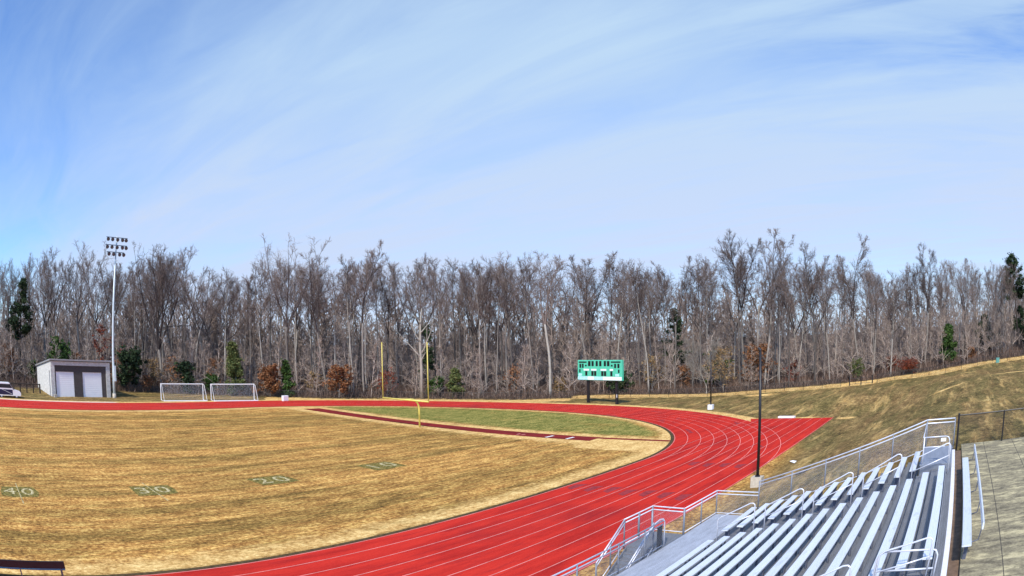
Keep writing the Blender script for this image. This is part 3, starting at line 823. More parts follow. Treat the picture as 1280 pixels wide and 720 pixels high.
# ------------------------------------------------------------------ soccer goals
def make_goal():
    o = thing('soccer_goal', (0, 0, 0), '', 'goal', group='soccer goals in front of the woods')
    for x in (-3.66, 3.66):
        MB().tube([(x, 0, 0), (x, 0, 2.44)], .075, 8).build('goalpost', M['white'], o)
    MB().tube([(-3.73, 0, 2.44), (3.73, 0, 2.44)], .075, 8).build('crossbar', M['white'], o)
    for x in (-3.66, 3.66):
        q = MB(); q.tube([(x, 0, 2.44), (x, -.75, 2.30), (x, -2.1, .06)], .03, 6)
        q.tube([(x, 0, .05), (x, -2.1, .05)], .04, 6); q.build('side_frame', M['white'], o)
    MB().tube([(-3.66, -2.1, .07), (3.66, -2.1, .07)], .085, 8).build('ground_bar', M['white'], o)
    q = MB()
    q.quad((-3.66, -.75, 2.28), (3.66, -.75, 2.28), (3.66, -2.1, .08), (-3.66, -2.1, .08), [(0, 2.6), (7.3, 2.6), (7.3, 0), (0, 0)])
    q.quad((-3.66, 0, 2.42), (3.66, 0, 2.42), (3.66, -.75, 2.28), (-3.66, -.75, 2.28), [(0, .8), (7.3, .8), (7.3, 0), (0, 0)])
    q.build('net', M['net'], o)
    return o
g1 = make_goal(); g1.location = (39.4, 95.0, tz(39.4, 95)); g1.rotation_euler = (0, 0, R(-7)); g1['label'] = 'white framed soccer goal nearer the floodlight tower'
g2 = copy_tree(g1); g2.location = (47.8, 93.2, tz(47.8, 93.2)); g2.rotation_euler = (0, 0, R(-12)); g2['label'] = 'white framed soccer goal nearer the football goalpost'

# ------------------------------------------------------------------ football goal
fg = thing('football_goalpost', (49.3, 52.35, 0), 'yellow gooseneck football goalpost standing on the runway edge of the field', 'goalpost')
pts = [(0, 0, 0), (0, 0, 1.9)] + [(-1.15 + 1.15 * math.cos(t), 0, 1.9 + 1.15 * math.sin(t)) for t in np.linspace(.2, math.pi/2, 7)] + [(-2.0, 0, 3.05)]
MB().tube(pts, .10, 10).build('gooseneck', M['yellow'], fg, True)
MB().tube([(-2.0, -3.56, 3.05), (-2.0, 3.56, 3.05)], .085, 10).build('crossbar', M['yellow'], fg, True)
for y in (-3.52, 3.52):
    MB().tube([(-2.0, y, 3.0), (-2.0, y, 9.0)], .05, 8).build('upright', M['yellow'], fg, True)

# ------------------------------------------------------------------ scoreboard
ang = math.atan2(46.2 - 54.7, 81.0 - 82.9)
sb = thing('scoreboard', (81.95, 50.45, 0), 'teal green football scoreboard on two black posts at the track bend', 'scoreboard', ang)
BW, B0, B1 = 8.7, 3.33, 6.20
def mat_teal():
    return simple('teal_scoreboard_face', (.085, .56, .36), .5, 0, .12, 1.2)
MB().bbox(-BW/2, BW/2, 0, .35, B0, B1, .03).build('panel', mat_teal(), sb)
M['digit'] = simple('unlit_digit_window', (.008, .012, .012), .35, 0, .2, 6)
M['capt'] = simple('pale_caption_strip', (.80, .86, .84), .5, 0, .1, 8)
M['cyan'] = simple('pale_cyan_banner', (.42, .78, .80), .5, 0, .2, 1.4)
def fx(x): return -BW/2 + (x - 130) / 555 * BW
def fz(y): return B1 - (y - 95) / 260 * (B1 - B0)
def win(x0, x1, y0, y1, name, mat, d=.012):
    MB().box(fx(x0), fx(x1), -d, -.002, fz(y1), fz(y0)).build(name, mat, sb)
for w in ((143, 246, 112, 130), (552, 668, 112, 130)): win(*w, 'team_strip', M['digit'])
for (a, b) in ((265, 297), (310, 338), (363, 390), (407, 435), (465, 492), (505, 535)): win(a, b, 107, 173, 'digit_window', M['digit'])
for (a, b) in ((152, 176), (186, 208), (592, 615), (631, 656)): win(a, b, 142, 196, 'digit_window', M['digit'])
for (a, b) in ((226, 246), (551, 574)): win(a, b, 155, 176, 'digit_window', M['digit'])
for (a, b) in ((149, 166), (638, 656)): win(a, b, 214, 256, 'digit_window', M['digit'])
for (a, b) in ((228, 256), (307, 335), (342, 370), (432, 460), (466, 494), (545, 571)): win(a, b, 236, 298, 'digit_window', M['digit'])
for (a, b) in ((208, 278), (304, 372), (424, 496), (537, 579)): win(a, b, 208, 231, 'caption_strip', M['capt'])
for (a, b) in ((140, 186), (606, 650)): win(a, b, 270, 300, 'caption_strip', M['cyan'])
for (a, b, m) in ((133, 255, 'cyan'), (258, 342, 'capt'), (345, 447, 'cyan'), (450, 682, 'capt')): win(a, b, 306, 350, 'banner', M[m])
for x in (-2.75, 2.9):
    MB().bbox(x - .17, x + .17, .36, .70, -.2, B1 - .4, .02).build('post', M['black'], sb)
MB().box(3.08, 3.12, .25, .355, .95, 1.4).build('post_glint', M['white'], sb)  # white sliver standing in for a glint on the post's right side

# ------------------------------------------------------------------ lamp poles
p1 = thing('lamp_pole', (37.0, 11.85, tz(37, 11.85)), 'thin black pole on a square concrete footing beside the grandstand', 'pole', group='black poles by the track')
MB().bbox(-.34, .34, -.34, .34, -.4, .62, .03).build('footing', M['concrete_block'], p1)
MB().tube([(0, 0, .62), (0, 0, 7.95)], [.095, .075], 10).build('pole', M['black'], p1, True)
MB().tube([(0, 0, .621), (0, 0, .70)], [.17, .15], 10).build('base_plate', M['black'], p1)
MB().tube([(0, 0, 7.95), (-.05, .12, 8.12)], [.11, .06], 8).build('cap', M['black'], p1)
p2 = thing('lamp_pole', (77.65, 31.5, tz(77.65, 31.5)), 'distant thin black pole on a pale footing outside the track bend', 'pole', group='black poles by the track')
MB().bbox(-.32, .32, -.32, .32, -.4, .60, .03).build('footing', M['curb'], p2)
MB().tube([(0, 0, .6), (0, 0, 7.1)], [.10, .075], 10).build('pole', M['black'], p2, True)

# ------------------------------------------------------------------ team bench, vehicle, small things
tb = thing('team_bench', (0, 22.75, .02), 'black backed team bench at the inner edge of the track', 'bench')
MB().bbox(-4.0, 3.05, 0, .07, .50, .80, .015).build('backrest', M['black'], tb)
MB().bbox(-4.0, 3.05, .10, .42, .40, .44, .012).build('seat', simple('blue_grey_seat', (.12, .30, .38), .5, .2, .1, 3), tb)
for x in (-3.4, -1.3, .75, 2.85):
    q = MB(); q.tube([(x, .035, .52), (x, .08, .02)], .03, 6); q.tube([(x, .40, .40), (x, .44, .02)], .03, 6); q.tube([(x, .05, .39), (x, .41, .39)], .025, 6)
    q.build('leg', M['bracket'], tb)
ca = thing('utility_vehicle', (9.6, 93.6, .02), 'white utility vehicle with dark side panel parked at the end of the gravel apron', 'vehicle', R(2))
q = MB(); q.prism([(-4.6, .35), (0.0, .35), (.05, .62), (-.1, .95), (-1.0, 1.12), (-1.25, 1.18), (-1.95, 2.02), (-2.15, 2.10), (-4.6, 2.10)], 0, 1.75); q.build('body', M['white'], ca)
MB().prism([(-4.2, 1.40), (-1.62, 1.40), (-2.02, 1.94), (-4.2, 1.94)], -.014, -.002).build('side_window', M['darkglass'], ca)
MB().prism([(-4.55, .48), (-1.55, .48), (-1.55, 1.20), (-4.55, 1.20)], -.014, -.002).build('side_panel', M['dark_blue'], ca)
q = MB(); q.tube([(-3.6, -.03, 1.18), (-1.7, -.03, .60)], .022, 5); q.build('strap', M['white'], ca)
q = MB(); q.v = [(-1.27, .08, 1.22), (-1.27, 1.67, 1.22), (-1.93, 1.67, 2.01), (-1.93, .08, 2.01), (-1.25, .08, 1.235), (-1.25, 1.67, 1.235), (-1.91, 1.67, 2.025), (-1.91, .08, 2.025)]
q.f = [(0, 3, 2, 1), (4, 5, 6, 7), (0, 1, 5, 4), (1, 2, 6, 5), (2, 3, 7, 6), (3, 0, 4, 7)]; q.build('windscreen', M['darkglass'], ca)
MB().prism([(-1.28, 1.19), (-1.40, 1.19), (-2.06, 2.02), (-1.96, 2.02)], -.02, -.003).build('pillar', M['black'], ca)
for x in (-.85, -3.8):
    for y in (.02, 1.53):
        w = MB(); w.tube([(x, y, .34), (x, y + .2, .34)], .34, 18); wo = w.build('wheel', M['rubber'], ca)
        w = MB(); w.tube([(x, y - .006, .34), (x, y + .02, .34)], .18, 12); w.build('rim', M['galv'], wo)
MB().box(.02, .06, .15, .45, .65, .82).build('headlight', M['curb'], ca)
MB().box(.02, .06, 1.30, 1.60, .65, .82).build('headlight', M['curb'], ca)
u, v = 54.9, 88.6
q = MB(); q.bbox(u - .45, u + .45, v - .3, v + .3, .02, .85, .05)
tag(q.build('equipment_box', M['white']), 'small white box standing beside the far bend of the track', 'box')
u, v = 69.25, 19.0
q = MB(); q.bbox(u - .35, u + .35, v - .95, v + .95, .02, .22, .05)
tag(q.build('landing_mat', simple('off_white_mat', (.80, .78, .76), .6, 0, .08, 2)), 'white flat mat lying at the end of the straight lanes', 'mat')
u, v = 44.1, 11.5
q = MB(); z = tz(u, v)
q.v = [(u - .32, v - .2, z + .05), (u + .1, v - .26, z + .12), (u + .34, v + .1, z + .06), (u - .1, v + .24, z + .14), (u, v, z + .19)]; q.f = [(0, 1, 4), (1, 2, 4), (2, 3, 4), (3, 0, 4)]
tag(q.build('paper_scrap', M['white']), 'crumpled white paper scrap on the grass slope below the lanes', 'litter')
u, v = 101.5, -9.8
q = MB(); z = tz(u, v); q.bbox(u - .3, u + .3, v - .35, v + .35, z - .1, z + .72, .05)
tag(q.build('utility_cabinet', M['green_box']), 'small green utility cabinet at the top of the grassy hill', 'cabinet')
for (u, v, lab) in ((39.2, 9.6, 'dark flat slab in the grass slope behind the bleacher railing'),):
    z = tz(u, v); s_ = (tz(u, v + .5) - tz(u, v - .5))
    q = MB(); q.v = []
    for (a, b, c) in ((-.55, -.30, 0), (.55, -.30, 0), (.55, .30, 0), (-.55, .30, 0), (-.55, -.30, .12), (.55, -.30, .12), (.55, .30, .12), (-.55, .30, .12)):
        q.v.append((u + a, v + b, z + s_ * b + c - .04))
    q.f = [(0, 3, 2, 1), (4, 5, 6, 7), (0, 1, 5, 4), (1, 2, 6, 5), (2, 3, 7, 6), (3, 0, 4, 7)]
    tag(q.build('dark_slab', M['bark_dark']), lab, 'slab')  # thin dark slab tilted to follow the slope

# ------------------------------------------------------------------ trees
def path(p, d, length, segs, wander, lift, rs):
    P = [Vector(p)]; d = Vector(d).normalized(); out = [d.copy()]
    for k in range(segs):
        d = (d + Vector((rs.gauss(0, wander), rs.gauss(0, wander), rs.gauss(0, wander) + lift))).normalized()
        P.append(P[-1] + d * (length / segs)); out.append(d.copy())
    return P, out
def at_path(P, D, t):
    x = t * (len(P) - 1); k = min(int(x), len(P) - 2); f = x - k
    return P[k].lerp(P[k+1], f), D[k+1]
def side_dir(d, ang, rs):
    a = d.cross(Vector((rs.gauss(0, 1), rs.gauss(0, 1), rs.gauss(0, 1))))
    a.normalize()
    return d * math.cos(ang) + a * math.sin(ang)

def two_mat(a, b, name, ma, mb_):
    # limbs (a) and twigs (b) of one crown: one mesh, limb colour darkened like a silhouette on sky
    o = len(a.v); nf = len(a.f)
    a.v += b.v; a.f += [tuple(k + o for k in f) for f in b.f]
    me = a.mesh(name, ma); me.materials.append(mb_)
    mi = np.zeros(len(a.f), np.int32); mi[nf:] = 1
    me.polygons.foreach_set('material_index', mi)
    return me

def bare_tree(seed, H=24, base=.42, spread=.24, lead=1, r0=.27, nl=20, dens=1.0, lean=.03, fat=1.0):
    r0 *= .86
    rs = random.Random(seed); tr, lm, cr = MB(), MB(), MB()
    P, D = path((0, 0, -.3), (rs.gauss(0, lean), rs.gauss(0, lean), 1), H * (.97 if lead == 1 else base * 1.12), 12, .028, .02, rs)
    leaders = []
    if lead == 1:
        tr.tube(P, [r0 * ((1 - .93 * k / 12) ** .85) * (1.25 if k == 0 else 1) for k in range(13)], 8)
        leaders.append((P, D, base, r0 * .8, H * spread))
    else:
        tr.tube(P, [r0 * (1 - .32 * k / 12) for k in range(13)], 8)
        a0 = rs.uniform(0, 6.28)
        for j in range(lead):
            a = a0 + 6.283 * j / lead + rs.gauss(0, .3); tilt = rs.uniform(.18, .62)
            d = (math.cos(a) * tilt, math.sin(a) * tilt, 1)
            q0, _q = at_path(P, D, rs.uniform(.86, .99))
            Q, E_ = path(q0, d, (H - q0.z) * rs.uniform(.88, 1.12), 9, .075, .02, rs)
            lm.tube(Q, [r0 * .60 * (1 - .9 * k / 9) for k in range(10)], 7)
            leaders.append((Q, E_, .10, r0 * .62, H * spread * .72))
    for (Q, E_, t0, rl, L0) in leaders:
        n1 = max(7, int(nl / len(leaders) * (1.0 if lead == 1 else 1.5)))
        for j in range(n1):
            t = t0 + (.985 - t0) * ((j + rs.random()) / n1) ** .9
            p, d = at_path(Q, E_, t)
            tt = (t - t0) / (1 - t0)
            ln = L0 * (1.15 - .80 * tt ** 1.4) * rs.uniform(.6, 1.25)
            sd = side_dir(d, rs.uniform(.50, .95) * (1.1 - .35 * tt), rs); sd.z = abs(sd.z) * .8 + .22
            B, BD = path(p, sd, ln, 6, .13, .07, rs)
            rb = max(.034, rl * .40 * (1 - .72 * tt)) * fat
            lm.tube(B, [rb * (1 - .80 * k / 6) for k in range(7)], 5, False)
            n2 = int(7 * dens * (.5 + ln / L0 * .7)) + 2
            for m in range(n2):
                t2 = .25 + .75 * ((m + rs.random()) / n2) ** .8
                p2, d2 = at_path(B, BD, t2)
                l2 = ln * .40 * (1.2 - .6 * t2) * rs.uniform(.6, 1.25)
                C, CD = path(p2, side_dir(d2, rs.uniform(.4, .95), rs), l2, 4, .15, .05, rs)
                (lm if m % 2 else cr).tube(C, [.030 * fat, .025 * fat, .020 * fat, .014 * fat, .008 * fat], 4, False)
                n3 = max(3, int(6 * dens))
                for w in range(n3):
                    t3 = .15 + .85 * (w + rs.random()) / n3
                    p3, d3 = at_path(C, CD, t3)
                    l3 = max(.35, l2 * .42 * rs.uniform(.6, 1.3))
                    F_, FD = path(p3, side_dir(d3, rs.uniform(.4, .95), rs), l3, 2, .16, .06, rs)
                    cr.tube(F_, [.013 * fat, .011 * fat, .007 * fat], 3, False)
                    for y in range(2):
                        p4, d4 = at_path(F_, FD, rs.uniform(.3, 1))
                        G_, _g = path(p4, side_dir(d4, rs.uniform(.4, .9), rs), l3 * rs.uniform(.4, .8), 1, .1, .05, rs)
                        cr.tube(G_, [.009 * fat, .006 * fat], 3, False)
    for j in range(6):      # small dead side branches low on the trunk
        p, d = at_path(P, D, rs.uniform(.2, min(.9, base + .1)))
        B, BD = path(p, side_dir(d, rs.uniform(.9, 1.4), rs), rs.uniform(1, 2.8), 4, .14, .04, rs)
        cr.tube(B, [.03, .025, .02, .014, .008], 4, False)
    return tr.mesh('trunk', M['bark'], True), two_mat(lm, cr, 'crown', M['limb'], M['twig'])

def leafy(kind, seed, H, W, mat, n, leaf, bark='bark', stem=.35):
    rs = random.Random(seed); tr, cr = MB(), MB()
    P, D = path((0, 0, -.2), (rs.gauss(0, .03), rs.gauss(0, .03), 1), H * .97, 8, .02, .02, rs)
    r0 = .012 * H + .03
    tr.tube(P, [r0 * (1 - .9 * k / 8) for k in range(9)], 7)
    spots = []
    if kind == 'cone':
        for j in range(int(26 + H * 3)):
            t = .04 + .94 * rs.random() ** .8
            p, d = at_path(P, D, t); ln = W / 2 * (1 - t) ** .8 * rs.uniform(.6, 1.15) + .1
            B, BD = path(p, side_dir(Vector((0, 0, 1)), rs.uniform(1.0, 1.5), rs), ln, 3, .06, .08, rs)
            tr.tube(B, [.03, .024, .016, .008], 4, False)
            spots += [(at_path(B, BD, rs.uniform(.3, 1))[0], .16 * W / 2 + .12) for _ in range(4)]
    elif kind == 'pine':
        for j in range(int(18 + H * 1.6)):
            t = stem + (1 - stem) * rs.random() * .98
            p, d = at_path(P, D, t); ln = W / 2 * (1.05 - ((t - stem) / (1 - stem)) ** 1.5) * rs.uniform(.45, 1.15)
            B, BD = path(p, side_dir(Vector((0, 0, 1)), rs.uniform(1.0, 1.5), rs), ln, 4, .08, .10, rs)
            tr.tube(B, [.06, .05, .04, .025, .012], 5, False)
            spots += [(at_path(B, BD, rs.uniform(.55, 1))[0], rs.uniform(.35, .75)) for _ in range(4)]
    else:
        for j in range(int(16 + W * 5)):
            t = rs.uniform(.08, .9)
            p, d = at_path(P, D, t); ln = W / 2 * math.sin(math.pi * min(1, .18 + .80 * t)) ** .6 * rs.uniform(.5, 1.15)
            B, BD = path(p, side_dir(Vector((0, 0, 1)), rs.uniform(.6, 1.35), rs), ln, 4, .12, .08, rs)
            tr.tube(B, [.035, .03, .022, .014, .007], 4, False)
            for _ in range(4):
                q_, qd = at_path(B, BD, rs.uniform(.3, 1))
                T, TD = path(q_, side_dir(qd, rs.uniform(.5, 1.1), rs), ln * .4, 2, .1, .05, rs)
                tr.tube(T, [.014, .010, .006], 3, False)
                spots.append((at_path(T, TD, rs.random())[0], rs.uniform(.25, .5)))
    for j in range(n):
        p, r = rs.choice(spots)
        c = p + Vector((rs.gauss(0, r * .55), rs.gauss(0, r * .55), rs.gauss(0, r * .38)))
        a = Vector((rs.gauss(0, 1), rs.gauss(0, 1), rs.gauss(0, .6))).normalized(); b = side_dir(a, 1.57, rs)
        s = leaf * rs.uniform(.6, 1.4); a = a * s; b = b * s * (.30 if kind == 'pine' else .55)
        cr.quad(c - a, c + b, c + a, c - b)
    return tr.mesh('trunk', M[bark], True), cr.mesh('crown', mat)

def plant_tree(meshes, u, v, label, H=None, H0=None, rz=None, group=None, name='bare_tree', cat='tree', wid=1.0):
    o = thing(name, (u, v, tz(u, v) - .05), label, cat, random.uniform(0, 6.28) if rz is None else rz, group)
    s = (H / H0) if H else 1.0
    w = s * wid
    o.scale = (w, w, s)
    link('trunk', meshes[0], o); link('crown', meshes[1], o)
    return o

PROTO = [bare_tree(101, 24, .48, .25, 1, .22, 20), bare_tree(102, 24, .44, .27, 3, .27, 18, .75), bare_tree(103, 24, .54, .20, 1, .19, 17),
         bare_tree(104, 24, .50, .26, 2, .25, 20), bare_tree(105, 24, .46, .24, 2, .22, 18, .9, .06), bare_tree(106, 24, .57, .17, 1, .17, 16),
         bare_tree(107, 24, .42, .30, 4, .30, 20, .7), bare_tree(108, 24, .36, .26, 1, .23, 22)]

SKY = [(86.49, .1087), (83.67, .1111), (81.06, .1296), (77.63, .1321), (75.09, .122), (73.45, .1148), (71.49, .1195), (69.99, .1367), (66.96, .1417), (64.64, .1074), (62.09, .1083), (60.0, .1300), (57.89, .1400), (56.09, .1298), (53.65, .1254), (51.25, .1374), (49.87, .1162), (48.52, .1304), (44.79, .1302), (41.43, .1273), (38.74, .1314), (34.71, .1349), (31.35, .1264), (29.32, .1255), (27.99, .1106), (25.93, .1154), (23.82, .1295), (21.02, .1359), (18.48, .1450), (17.1, .139), (15.78, .1084), (13.87, .1304), (12.39, .1315), (10.25, .1096), (8.28, .1254), (5.64, .1075), (2.01, .1108), (-1.7, .0997), (-5.66, .0952), (-8.05, .104), (-9.0, .1028)]
SKY = np.array(SKY[::-1])
def woods_height(deg, dist, u, v):
    """crown height that the real treeline reaches at this bearing, over local ground"""
    return np.interp(deg, SKY[:, 0], SKY[:, 1]) * dist + CAM_H - tz(u, v)

taken = []
def special(meshes, u, v, top, H0, label, name='bare_tree', cat='tree', wid=1.0, rz=None, pale=False, group=None):
    H = top - tz(u, v)
    o = plant_tree(meshes, u, v, label, H, H0, rz, group, name, cat, wid)
    taken.append((u, v)); return o
def recolor(o, bark, twig):
    for ch in list(o.children):
        me = ch.data.copy()
        for k_ in range(len(me.materials)): me.materials[k_] = bark if ch.name.startswith('trunk') else twig
        ch.data = me
special(bare_tree(301, 26, .42, .34, 4, .32, 24, .75), 60.0, 95.7, 25.2, 26, 'tallest broad crowned bare tree rising above the woods between soccer goals and goalpost', 'bare_tree')
special(bare_tree(302, 26, .48, .24, 2, .27, 26, 1.0), 106.8, 37.2, 26.0, 26, 'tallest bare tree on the right, dark trunk behind the second thin pole')
special(bare_tree(303, 25, .50, .22, 2, .26, 24, 1.0), 109.4, 35.2, 25.0, 25, 'tall dark bare tree close beside the tallest one on the right')
special(bare_tree(304, 25, .30, .30, 5, .36, 26, .75), 40.8, 108.6, 24.8, 25, 'big spreading bare tree with several ascending limbs behind the nearer soccer goal', rz=.4)
o = special(bare_tree(305, 24, .46, .26, 2, .30, 24, .9), 89.3, 64.2, 23.5, 24, 'pale forked trunk bare tree left of the scoreboard', rz=1.1); recolor(o, M['bark_pale'], M['twig'])
def snag():
    rs = random.Random(9); tr, cr = MB(), MB()
    tr.tube([(0, 0, -.3), (.05, 0, 5), (0, .1, 8), (.1, .1, 11.5), (.4, .1, 14.3)], [.26, .23, .20, .15, .06], 8)
    for (z, dx, L_, up) in ((6.6, 1, 5.5, .9), (7.2, -1, 6.2, 1.5), (9.0, 1, 4.0, 1.2), (10.5, -1, 2.5, 1.3), (12, 1, 1.8, 1.5), (5.8, -.4, 2.2, 1.0)):
        B, BD = path((0, 0, z), (dx * -.6, dx * .65, up), L_, 6, .10, .02, rs); tr.tube(B, [.12, .10, .085, .07, .05, .035, .02], 6)
        for k in range(4):
            p, d = at_path(B, BD, rs.uniform(.4, .95)); C, _c = path(p, side_dir(d, .7, rs), 1.2, 3, .1, .1, rs); cr.tube(C, [.035, .028, .02, .012], 4)
    return tr.mesh('trunk', M['bark_pale'], True), cr.mesh('crown', M['twig_pale'])
special(snag(), 74.9, 78.8, 14.6, 14.4, 'white dead tree with a few bare crooked branches behind the right upright of the goalpost', 'dead_tree', rz=0)
special(bare_tree(306, 25, .42, .32, 3, .28, 22, .75), 26.6, 119.1, 25.0, 25, 'tall dark bare tree with a rounded crown behind the block shed')
special(bare_tree(307, 24, .46, .22, 2, .22, 22, 1.0), 70.6, 88.2, 24.6, 24, 'slender bare tree with a pale trunk just left of the left goalpost upright')
special(bare_tree(308, 23, .46, .25, 2, .24, 24, 1.0), 110.7, 16.8, 23.0, 23, 'bare tree with a pale trunk and full crown behind the hillside gate')
special(bare_tree(309, 24, .48, .19, 1, .22, 22, 1.0), 110.2, 24.9, 23.8, 24, 'narrow tall bare tree, the left of the trees beyond the end of the lanes')
special(bare_tree(310, 21, .46, .22, 2, .22, 22, 1.0), 112.9, 4.6, 21.4, 21, 'bare tree standing behind the low red hedge on the hill')
o = special(bare_tree(311, 10, .16, .42, 2, .13, 22, .9), 99.6, 41.2, 8.4, 10, 'low pale tan branched tree at the fence behind the distant thin pole', 'small_tree'); recolor(o, M['bark_pale'], M['twig_pale'])
# evergreens and leafy shrubs
special(leafy('pine', 401, 19, 7.6, M['needles'], 8500, .30, 'bark_dark', .36), 12.5, 117.3, 18.9, 19, 'tall dark green pine left of the shed', 'pine_tree')
special(leafy('cone', 402, 9.4, 5.2, M['cedar'], 12000, .19), 51.9, 99.4, 9.3, 9.4, 'yellow green cone shaped cedar behind the right soccer goal', 'cedar_tree')
special(leafy('pine', 403, 21, 8.5, M['needles'], 8000, .30, 'bark_dark', .50), 118.9, -16.3, 21.3, 21, 'dark crowned tall pine at the far right end of the woods', 'pine_tree')
special(leafy('cone', 404, 8, 6.4, M['holly'], 10000, .22), 110.6, 0, 9.0, 8, 'bright green bushy evergreen on the hilltop at the edge of the woods', 'evergreen_tree')
special(leafy('round', 405, 5.2, 6.0, M['rust'], 5200, .17), 55.9, 94.9, 5.0, 5.2, 'rust brown leafy shrub just right of the cedar', 'shrub', 'shrub')
special(leafy('round', 406, 5.4, 5.4, M['rust'], 4200, .17), 65.3, 88.3, 5.4, 5.4, 'orange brown leafy shrub left of the football goalpost', 'shrub', 'shrub')
special(leafy('round', 407, 7.6, 7.5, M['tanleaf'], 1500, .13), 100.6, 38.6, 7.4, 7.6, 'thin tan leafed tree behind the distant thin pole', 'small_tree')
special(leafy('round', 408, 7.6, 7.4, M['rust'], 4300, .17), 105.5, 34.5, 7.4, 7.6, 'large orange brown leafy tree behind the near black pole', 'small_tree')
special(leafy('cone', 409, 6.4, 3.0, M['holly'], 5200, .19), 58.9, 93.9, 6.4, 6.4, 'narrow green evergreen at the foot of the tallest bare tree', 'evergreen_tree')
special(leafy('round', 410, 7.6, 7.5, M['holly'], 8000, .22), 20.5, 113.2, 7.9, 7.6, 'dark green evergreen bush showing over the shed roof', 'evergreen_bush', 'bush')
special(leafy('round', 411, 6.3, 4.6, M['rust'], 2600, .15), 25.0, 114.2, 6.5, 6.3, 'brown leafed bush showing over the middle of the shed roof', 'shrub', 'shrub')
special(leafy('round', 412, 6.5, 8.0, M['needles'], 9000, .22), 34.3, 107.9, 6.6, 6.5, 'dark green bush just right of the floodlight tower', 'evergreen_bush', 'bush')
special(leafy('round', 413, 5, 6.5, M['needles'], 6500, .21), 44.6, 104.9, 5.0, 5, 'dark green bush behind the gap between the two soccer goals', 'evergreen_bush', 'bush')
special(leafy('cone', 414, 5.1, 4.4, M['cedar'], 4500, .17), 79.6, 75.9, 5.1, 5.1, 'olive green young evergreen right of the football goalpost', 'evergreen_tree')
special(leafy('pine', 415, 13, 3.0, M['needles'], 2400, .24, 'bark_dark', .3), 80.8, 83.3, 13.0, 13, 'narrow dark pine behind the white dead tree', 'pine_tree')
special(leafy('pine', 416, 15, 7.0, M['needles'], 2600, .28, 'bark_dark', .2), 115.0, 53.6, 15.2, 15, 'dark broad pine deep in the woods right of the scoreboard', 'pine_tree')
special(leafy('round', 417, 3.4, 5.6, M['needles'], 3200, .20), 96.8, 56.0, 3.2, 3.4, 'low dark evergreen bush behind the scoreboard posts', 'evergreen_bush', 'bush')
special(leafy('round', 418, 2.0, 6.5, M['redleaf'], 3600, .12), 107.6, 7.6, 3.1, 2.0, 'low dark red hedge on the hill behind the fence', 'hedge', 'hedge', 1.2)
special(leafy('round', 419, 4.0, 3.4, M['cedar'], 2200, .13), 107.4, 16.9, 4.6, 4.0, 'pale green shrub behind the hillside gate', 'shrub', 'shrub')
special(leafy('pine', 420, 9.5, 9.5, M['needles'], 6500, .30, 'bark_dark', .05), 122.8, -9.0, 10.5, 9.5, 'broad dark evergreen at the right end of the hill', 'evergreen_tree')
special(leafy('pine', 421, 11, 10, M['needles'], 7000, .30, 'bark_dark', .05), 123.1, -17.8, 11.6, 11, 'spreading dark evergreen at the right edge below the tall pine', 'evergreen_tree')
special(leafy('round', 422, 12, 4.2, M['redleaf'], 1500, .16), 30.0, 113.1, 12.5, 12, 'slim tree holding dark red leaves behind the floodlight tower', 'small_tree')
special(leafy('round', 423, 6.5, 6.0, M['rust'], 2400, .15), 9.6, 115.6, 7.1, 6.5, 'rust leafed bush below the pine left of the shed', 'shrub', 'shrub')
special(leafy('round', 424, 6, 5.0, M['tanleaf'], 1300, .13), 38.6, 108.0, 6.0, 6, 'tan leafed sapling cluster behind the left soccer goal', 'shrub', 'shrub')
special(leafy('round', 425, 7, 5.0, M['rust'], 900, .14), 49.0, 103.0, 6.5, 7, 'thin brown leafed sapling left of the cedar', 'small_tree')
special(leafy('round', 427, 6, 5.5, M['holly'], 3800, .2), 109.5, 43.5, 6.5, 6, 'dark green bush left of the orange brown tree', 'evergreen_bush', 'bush')

for k_, (u, v, top, kind, lab) in enumerate((
        (5.5, 113.5, 5.0, 'rust', 'rust leafed sapling at the far left edge of the woods'), (15.2, 116.0, 4.6, 'holly', 'dark green bush tucked left of the shed wall'),
        (31.8, 110.6, 5.6, 'rust', 'brown leafed sapling just right of the tall floodlight pole'), (33.4, 112.5, 7.5, 'redleaf', 'thin red leafed sapling above the dark bush by the floodlight tower'),
        (37.4, 106.9, 3.2, 'rust', 'low rust bush directly behind the nearer soccer goal'), (42.6, 106.2, 6.2, 'rust', 'sparse rust leafed sapling between the spreading tree and the cedar'),
        (48.3, 102.6, 3.6, 'holly', 'small dark bush left of the cedar base'), (63.2, 92.6, 4.2, 'tanleaf', 'tan leafed shrub between the two rust brown shrubs'),
        (72.0, 84.0, 4.8, 'redleaf', 'thin red brown sapling behind the goalpost crossbar'), (78.2, 79.2, 3.4, 'holly', 'low green bush right of the white dead tree'),
        (86.6, 69.5, 5.2, 'rust', 'sparse rust leafed sapling midway between goalpost and scoreboard'), (90.6, 63.4, 3.0, 'tanleaf', 'low tan brush clump left of the scoreboard'),
        (101.4, 52.0, 6.0, 'tanleaf', 'tan leafed sapling right of the scoreboard panel'), (103.5, 46.8, 4.4, 'rust', 'rust shrub between scoreboard and distant pole'),
        (108.4, 28.6, 4.6, 'redleaf', 'dark red shrub beyond the end of the straight lanes'), (109.3, 11.0, 4.6, 'redleaf', 'dark red sapling right of the hillside gate'),
        (112.0, -5.2, 4.8, 'rust', 'brown shrub at the crest of the hill near the green cabinet'))):
    hh = max(2.2, top - tz(u, v))
    special(leafy('round', 700 + k_, hh, hh * .95, M[kind], 2600 if kind == 'holly' else 900, .17 if kind == 'holly' else .14), u, v, tz(u, v) + hh, hh, lab, 'shrub', 'shrub')

